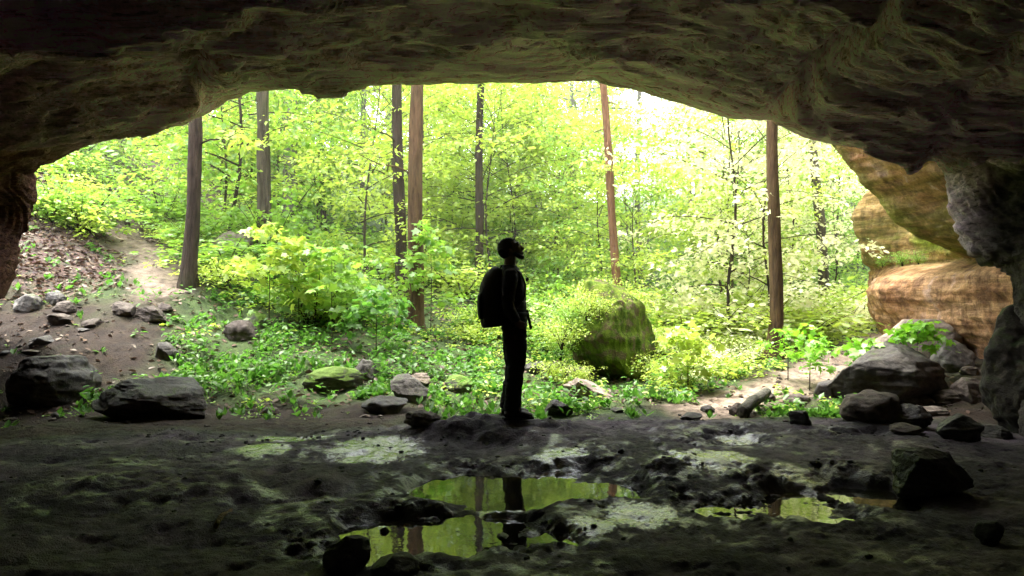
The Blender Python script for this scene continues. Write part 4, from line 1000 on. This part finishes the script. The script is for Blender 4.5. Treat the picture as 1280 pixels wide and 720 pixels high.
for s in (-1, 1):
    limb(bd, LEG[s], [.085, .075, .055, .05, .035], [.08, .07, .05, .048, .035])
    limb(bd, [LEG[s][-1], (LEG[s][-1][0] + .0, LEG[s][-1][1], .05), (LEG[s][-1][0] + .13, LEG[s][-1][1], .035)], [.035, .035, .025], n=10, side=(0, 1, 0))
    limb(bd, ARM[s], [.05, .045, .04, .036, .026], n=12, side=(0, 0, 1))
    w = np.array(ARM[s][-1]); d = np.array([.5, -s * .35, -.79]); d /= np.linalg.norm(d); up = np.array([.84, 0, .53]); sd = np.cross(d, up)
    limb(bd, [w - d * .02, w + d * .04, w + d * .085], [.016, .018, .015], [.03, .04, .038], n=12, side=np.cross(d, up) * 1.0, cnt=8)
    # four fingers of unequal length curled round the belt strap, thumb closing against them
    for k, (off, ln) in enumerate([(.028, .068), (.01, .078), (-.009, .072), (-.027, .056)]):
        b0 = w + d * .078 + up * off; inn = np.array([0, -s * 1.0, 0])
        limb(bd, [b0, b0 + d * ln * .45, b0 + d * ln * .6 + inn * ln * .35, b0 + d * ln * .25 + inn * ln * .55], [.0095, .009, .0085, .007], n=8, side=up, cnt=9)
    b0 = w + d * .03 + up * .032
    limb(bd, [b0, b0 + d * .03 + up * .02, b0 + d * .055 + up * .012 - np.array([0, s * .02, 0])], [.011, .0105, .008], n=8, side=(0, 1, 0), cnt=8)
remeshed('body', bd, .0055, M['skin'], man, 2)
# jacket
jk = MB()
limb(jk, [(-.045, 0, 1.53), (-.04, 0, 1.47), (-.03, 0, 1.4), (-.018, 0, 1.28), (-.01, 0, 1.15), (0, 0, 1.02), (.0, 0, .93)], [.07, .1, .125, .135, .128, .13, .128], [.08, .16, .19, .185, .17, .178, .18], n=24, cnt=26)
for s in (-1, 1):
    A = ARM[s]; A2 = A[:-1] + [tuple(np.array(A[-2]) * .1 + np.array(A[-1]) * .9)]
    limb(jk, [(-.035, s * .12, 1.455)] + A2, [.06, .075, .066, .06, .052, .043], n=14, side=(0, 0, 1), cnt=22)
limb(jk, [(-.05, 0, 1.49), (-.045, 0, 1.54)], [.078, .07], [.082, .074], n=20, cnt=5)
jo = remeshed('jacket', jk, .009, M['cloth'], man, 3)
# trousers
tr = MB()
limb(tr, [(0, 0, 1.0), (0, 0, .93), (0, 0, .86)], [.125, .125, .11], [.165, .175, .165], n=24)
for s in (-1, 1):
    P = LEG[s]; limb(tr, P, [.115, .105, .082, .078, .088], [.1, .092, .078, .076, .082], cnt=26)
to = remeshed('trousers', tr, .009, M['trouser'], man, 3)
for o, am, fr in ((jo, .006, 14), (to, .008, 11)):
    me = o.data; n = len(me.vertices); co = np.empty(n * 3, np.float32); me.vertices.foreach_get('co', co); co = co.reshape(-1, 3)
    nn = np.empty(n * 3, np.float32); me.vertices.foreach_get('normal', nn); nn = nn.reshape(-1, 3)
    co = co + nn * (am * ridged(co * [fr * .7, fr * .7, fr * 1.3], 2))[:, None]; me.vertices.foreach_set('co', co.astype(np.float32).ravel()); me.update()
for s in (-1, 1):
    f = LEG[s][-1]; bt = MB(); x0 = f[0]
    limb(bt, [(x0 - .005, f[1], .16), (x0, f[1], .09), (x0 + .005, f[1], .035)], [.058, .056, .062], [.052, .05, .05])
    limb(bt, [(x0 - .075, f[1], .04), (x0, f[1], .05), (x0 + .1, f[1], .048), (x0 + .17, f[1], .035), (x0 + .205, f[1], .03)], [.032, .045, .042, .034, .022], [.042, .05, .053, .05, .03], side=(0, 0, 1))
    bo = remeshed('boot', bt, .006, M['bootm'], man, 2)
    sl = MB(); 
    limb(sl, [(x0 - .1, f[1], .006), (x0, f[1], .006), (x0 + .12, f[1], .006), (x0 + .222, f[1], .014)], [.012, .014, .014, .012], [.04, .05, .056, .034], side=(0, 0, 1), n=18)
    sl.build('sole', M['strapm'], bo)
hb = MB(); ball(hb, hp(-.022, 0, .032), (.11, .086, .108), 4, TILT)
V, F = ICO[5]; V = V * [.112, .086, .112]; rel = V.copy()
c_, s_ = math.cos(TILT), math.sin(TILT)
d = .006 * fbm(V * 60, 3) + .002
V = V * (1 + d[:, None] / .1)
keep_low = (rel[:, 0] > .045) & (rel[:, 2] < .06) | (rel[:, 2] < -.045) & (rel[:, 0] > -.03) | (rel[:, 2] < -.09)
V[keep_low] *= .8
V = np.stack([V[:, 0] * c_ - V[:, 2] * s_, V[:, 1], V[:, 0] * s_ + V[:, 2] * c_], -1) + hp(-.018, 0, .022)
build('hair', V, F, M['hairm'], man)
be = MB(); limb(be, [hp(.01, -.07, -.04), hp(.055, -.05, -.085), hp(.085, 0, -.108), hp(.055, .05, -.085), hp(.01, .07, -.04)], [.02, .026, .03, .026, .02], n=10, side=(0, 0, 1))
remeshed('beard', be, .006, M['hairm'], man, 2)

# backpack, worn but a thing of its own
bp = empty('backpack', (MX - .2 * .98, MY, MZ + .92 * .978), 'bulky black backpack worn on the hiker back', 'backpack'); bp.scale = (.98, .98, .978)
def bpx(x, z): return (x + .2, 0, z - .92)
pk = MB()
prof = [(-.195, .922, .125, .145), (-.2, .95, .137, .158), (-.205, 1.05, .145, .165), (-.215, 1.2, .15, .165), (-.21, 1.32, .14, .16), (-.19, 1.42, .115, .145), (-.165, 1.49, .075, .12), (-.15, 1.52, .04, .08)]
limb(pk, [bpx(a, b) for a, b, _, _ in prof], [q[2] for q in prof], [q[3] for q in prof], n=24, cnt=30)
remeshed('pack_body', pk, .01, M['pack'], bp, 3)
fp = MB(); limb(fp, [bpx(-.325, 1.0), bpx(-.335, 1.1), bpx(-.335, 1.22), bpx(-.31, 1.3)], [.035, .04, .04, .02], [.11, .125, .12, .09], n=16)
remeshed('front_pocket', fp, .008, M['pack'], bp, 3)
hd = MB(); hd.add(*tube([bpx(-.14, 1.5), bpx(-.13, 1.54), bpx(-.105, 1.545), bpx(-.09, 1.5)], .009, 8, side=(0, 1, 0))); hd.build('grab_handle', M['strapm'], bp)
for s in (-1, 1):
    st = MB(); pts = np.array([(-.09, s * .1, 1.47), (-.045, s * .115, 1.525), (.02, s * .125, 1.5), (.085, s * .13, 1.43), (.118, s * .14, 1.33), (.105, s * .155, 1.22), (.02, s * .19, 1.1), (-.09, s * .16, 1.02)]) + [.2, 0, -.92]
    st.add(*tube(catmull(pts, 24), .03, 10, rad2=.009, side=(0, 1, 0))); st.build('shoulder_strap', M['strapm'], bp)
    bk_ = MB(); ball(bk_, np.array([.135, s * .135, 1.4]) + [.2, 0, -.92], (.014, .018, .02), 3); bk_.build('strap_buckle', M['strapm'], bp)
hb_ = MB(); a = np.linspace(-2.3, 2.3, 26); hb_.add(*tube(np.stack([.2 + .0 + .138 * np.cos(a), .19 * np.sin(a), np.full(26, 1.05 - .92)], -1), .008, 8, rad2=.022, side=(1, 0, 0))); hb_.build('hip_belt', M['strapm'], bp)
hs = MB(); pts = np.array([(.132, -.05, 1.09), (.142, -.06, 1.03), (.155, -.06, .97), (.172, -.065, .9)]) + [.2, 0, -.92]; hs.add(*tube(catmull(pts, 14), .013, 8, rad2=.005, side=(1, 0, 0))); hs.build('hanging_strap', M['strapm'], bp)

# ------------------------------------------------------------------ sunlit haze between the trees
HZ = NT('haze_air'); vs = HZ.n('VolumeScatter', Color=(1, .98, .9), Density=.0036, Anisotropy=.2); HZ.t.links.new(vs.outputs[0], HZ.out.inputs['Volume'])
hv = np.array([(x, y, z) for x in (-45, 45) for y in (11.5, 75) for z in (-4, 26)], float)
hz = build('haze', hv, np.array([(0, 1, 3, 2), (4, 6, 7, 5), (0, 4, 5, 1), (2, 3, 7, 6), (0, 2, 6, 4), (1, 5, 7, 3)]), HZ.m, smooth=False); tag(hz, kind='structure')

# ------------------------------------------------------------------ camera, light, world
cam = bpy.data.cameras.new('camera'); co_ = bpy.data.objects.new('camera', cam); COL.objects.link(co_)
co_.location = CAM; co_.rotation_euler = (math.radians(90), 0, 0); cam.lens = 24; cam.sensor_width = 36; cam.clip_end = 1500
SC.camera = co_
SUN = np.array([-.22, .14, .95]); SUN /= np.linalg.norm(SUN)
sun = bpy.data.lights.new('sun', 'SUN'); sun.energy = 5; sun.angle = math.radians(.5); sun.color = (1, .95, .86)
so = bpy.data.objects.new('sun', sun); COL.objects.link(so); so.rotation_euler = Vector(SUN).to_track_quat('Z', 'Y').to_euler()
w = bpy.data.worlds.new('World'); SC.world = w; w.use_nodes = True
nt = w.node_tree; bg = nt.nodes['Background']; sky = nt.nodes.new('ShaderNodeTexSky'); sky.sky_type = 'NISHITA'; sky.sun_disc = False
sky.sun_elevation = math.asin(SUN[2]); sky.sun_rotation = math.atan2(SUN[0], SUN[1]); sky.dust_density = 4; sky.air_density = 1.0; sky.ozone_density = 1
hs_ = nt.nodes.new('ShaderNodeHueSaturation'); hs_.inputs['Saturation'].default_value = .35; hs_.inputs['Value'].default_value = 13.5
nt.links.new(sky.outputs[0], hs_.inputs['Color']); nt.links.new(hs_.outputs[0], bg.inputs[0]); bg.inputs[1].default_value = .15
SC.view_settings.view_transform = 'Standard'; SC.view_settings.look = 'None'; SC.view_settings.exposure = 0
SC.render.engine = 'CYCLES'; cy = SC.cycles
cy.max_bounces = 10; cy.diffuse_bounces = 7; cy.glossy_bounces = 3; cy.transmission_bounces = 4; cy.transparent_max_bounces = 4
cy.use_adaptive_sampling = False; cy.use_denoising = True; cy.denoiser = 'OPENIMAGEDENOISE'; cy.sample_clamp_indirect = 6
cy.caustics_reflective = False; cy.caustics_refractive = False
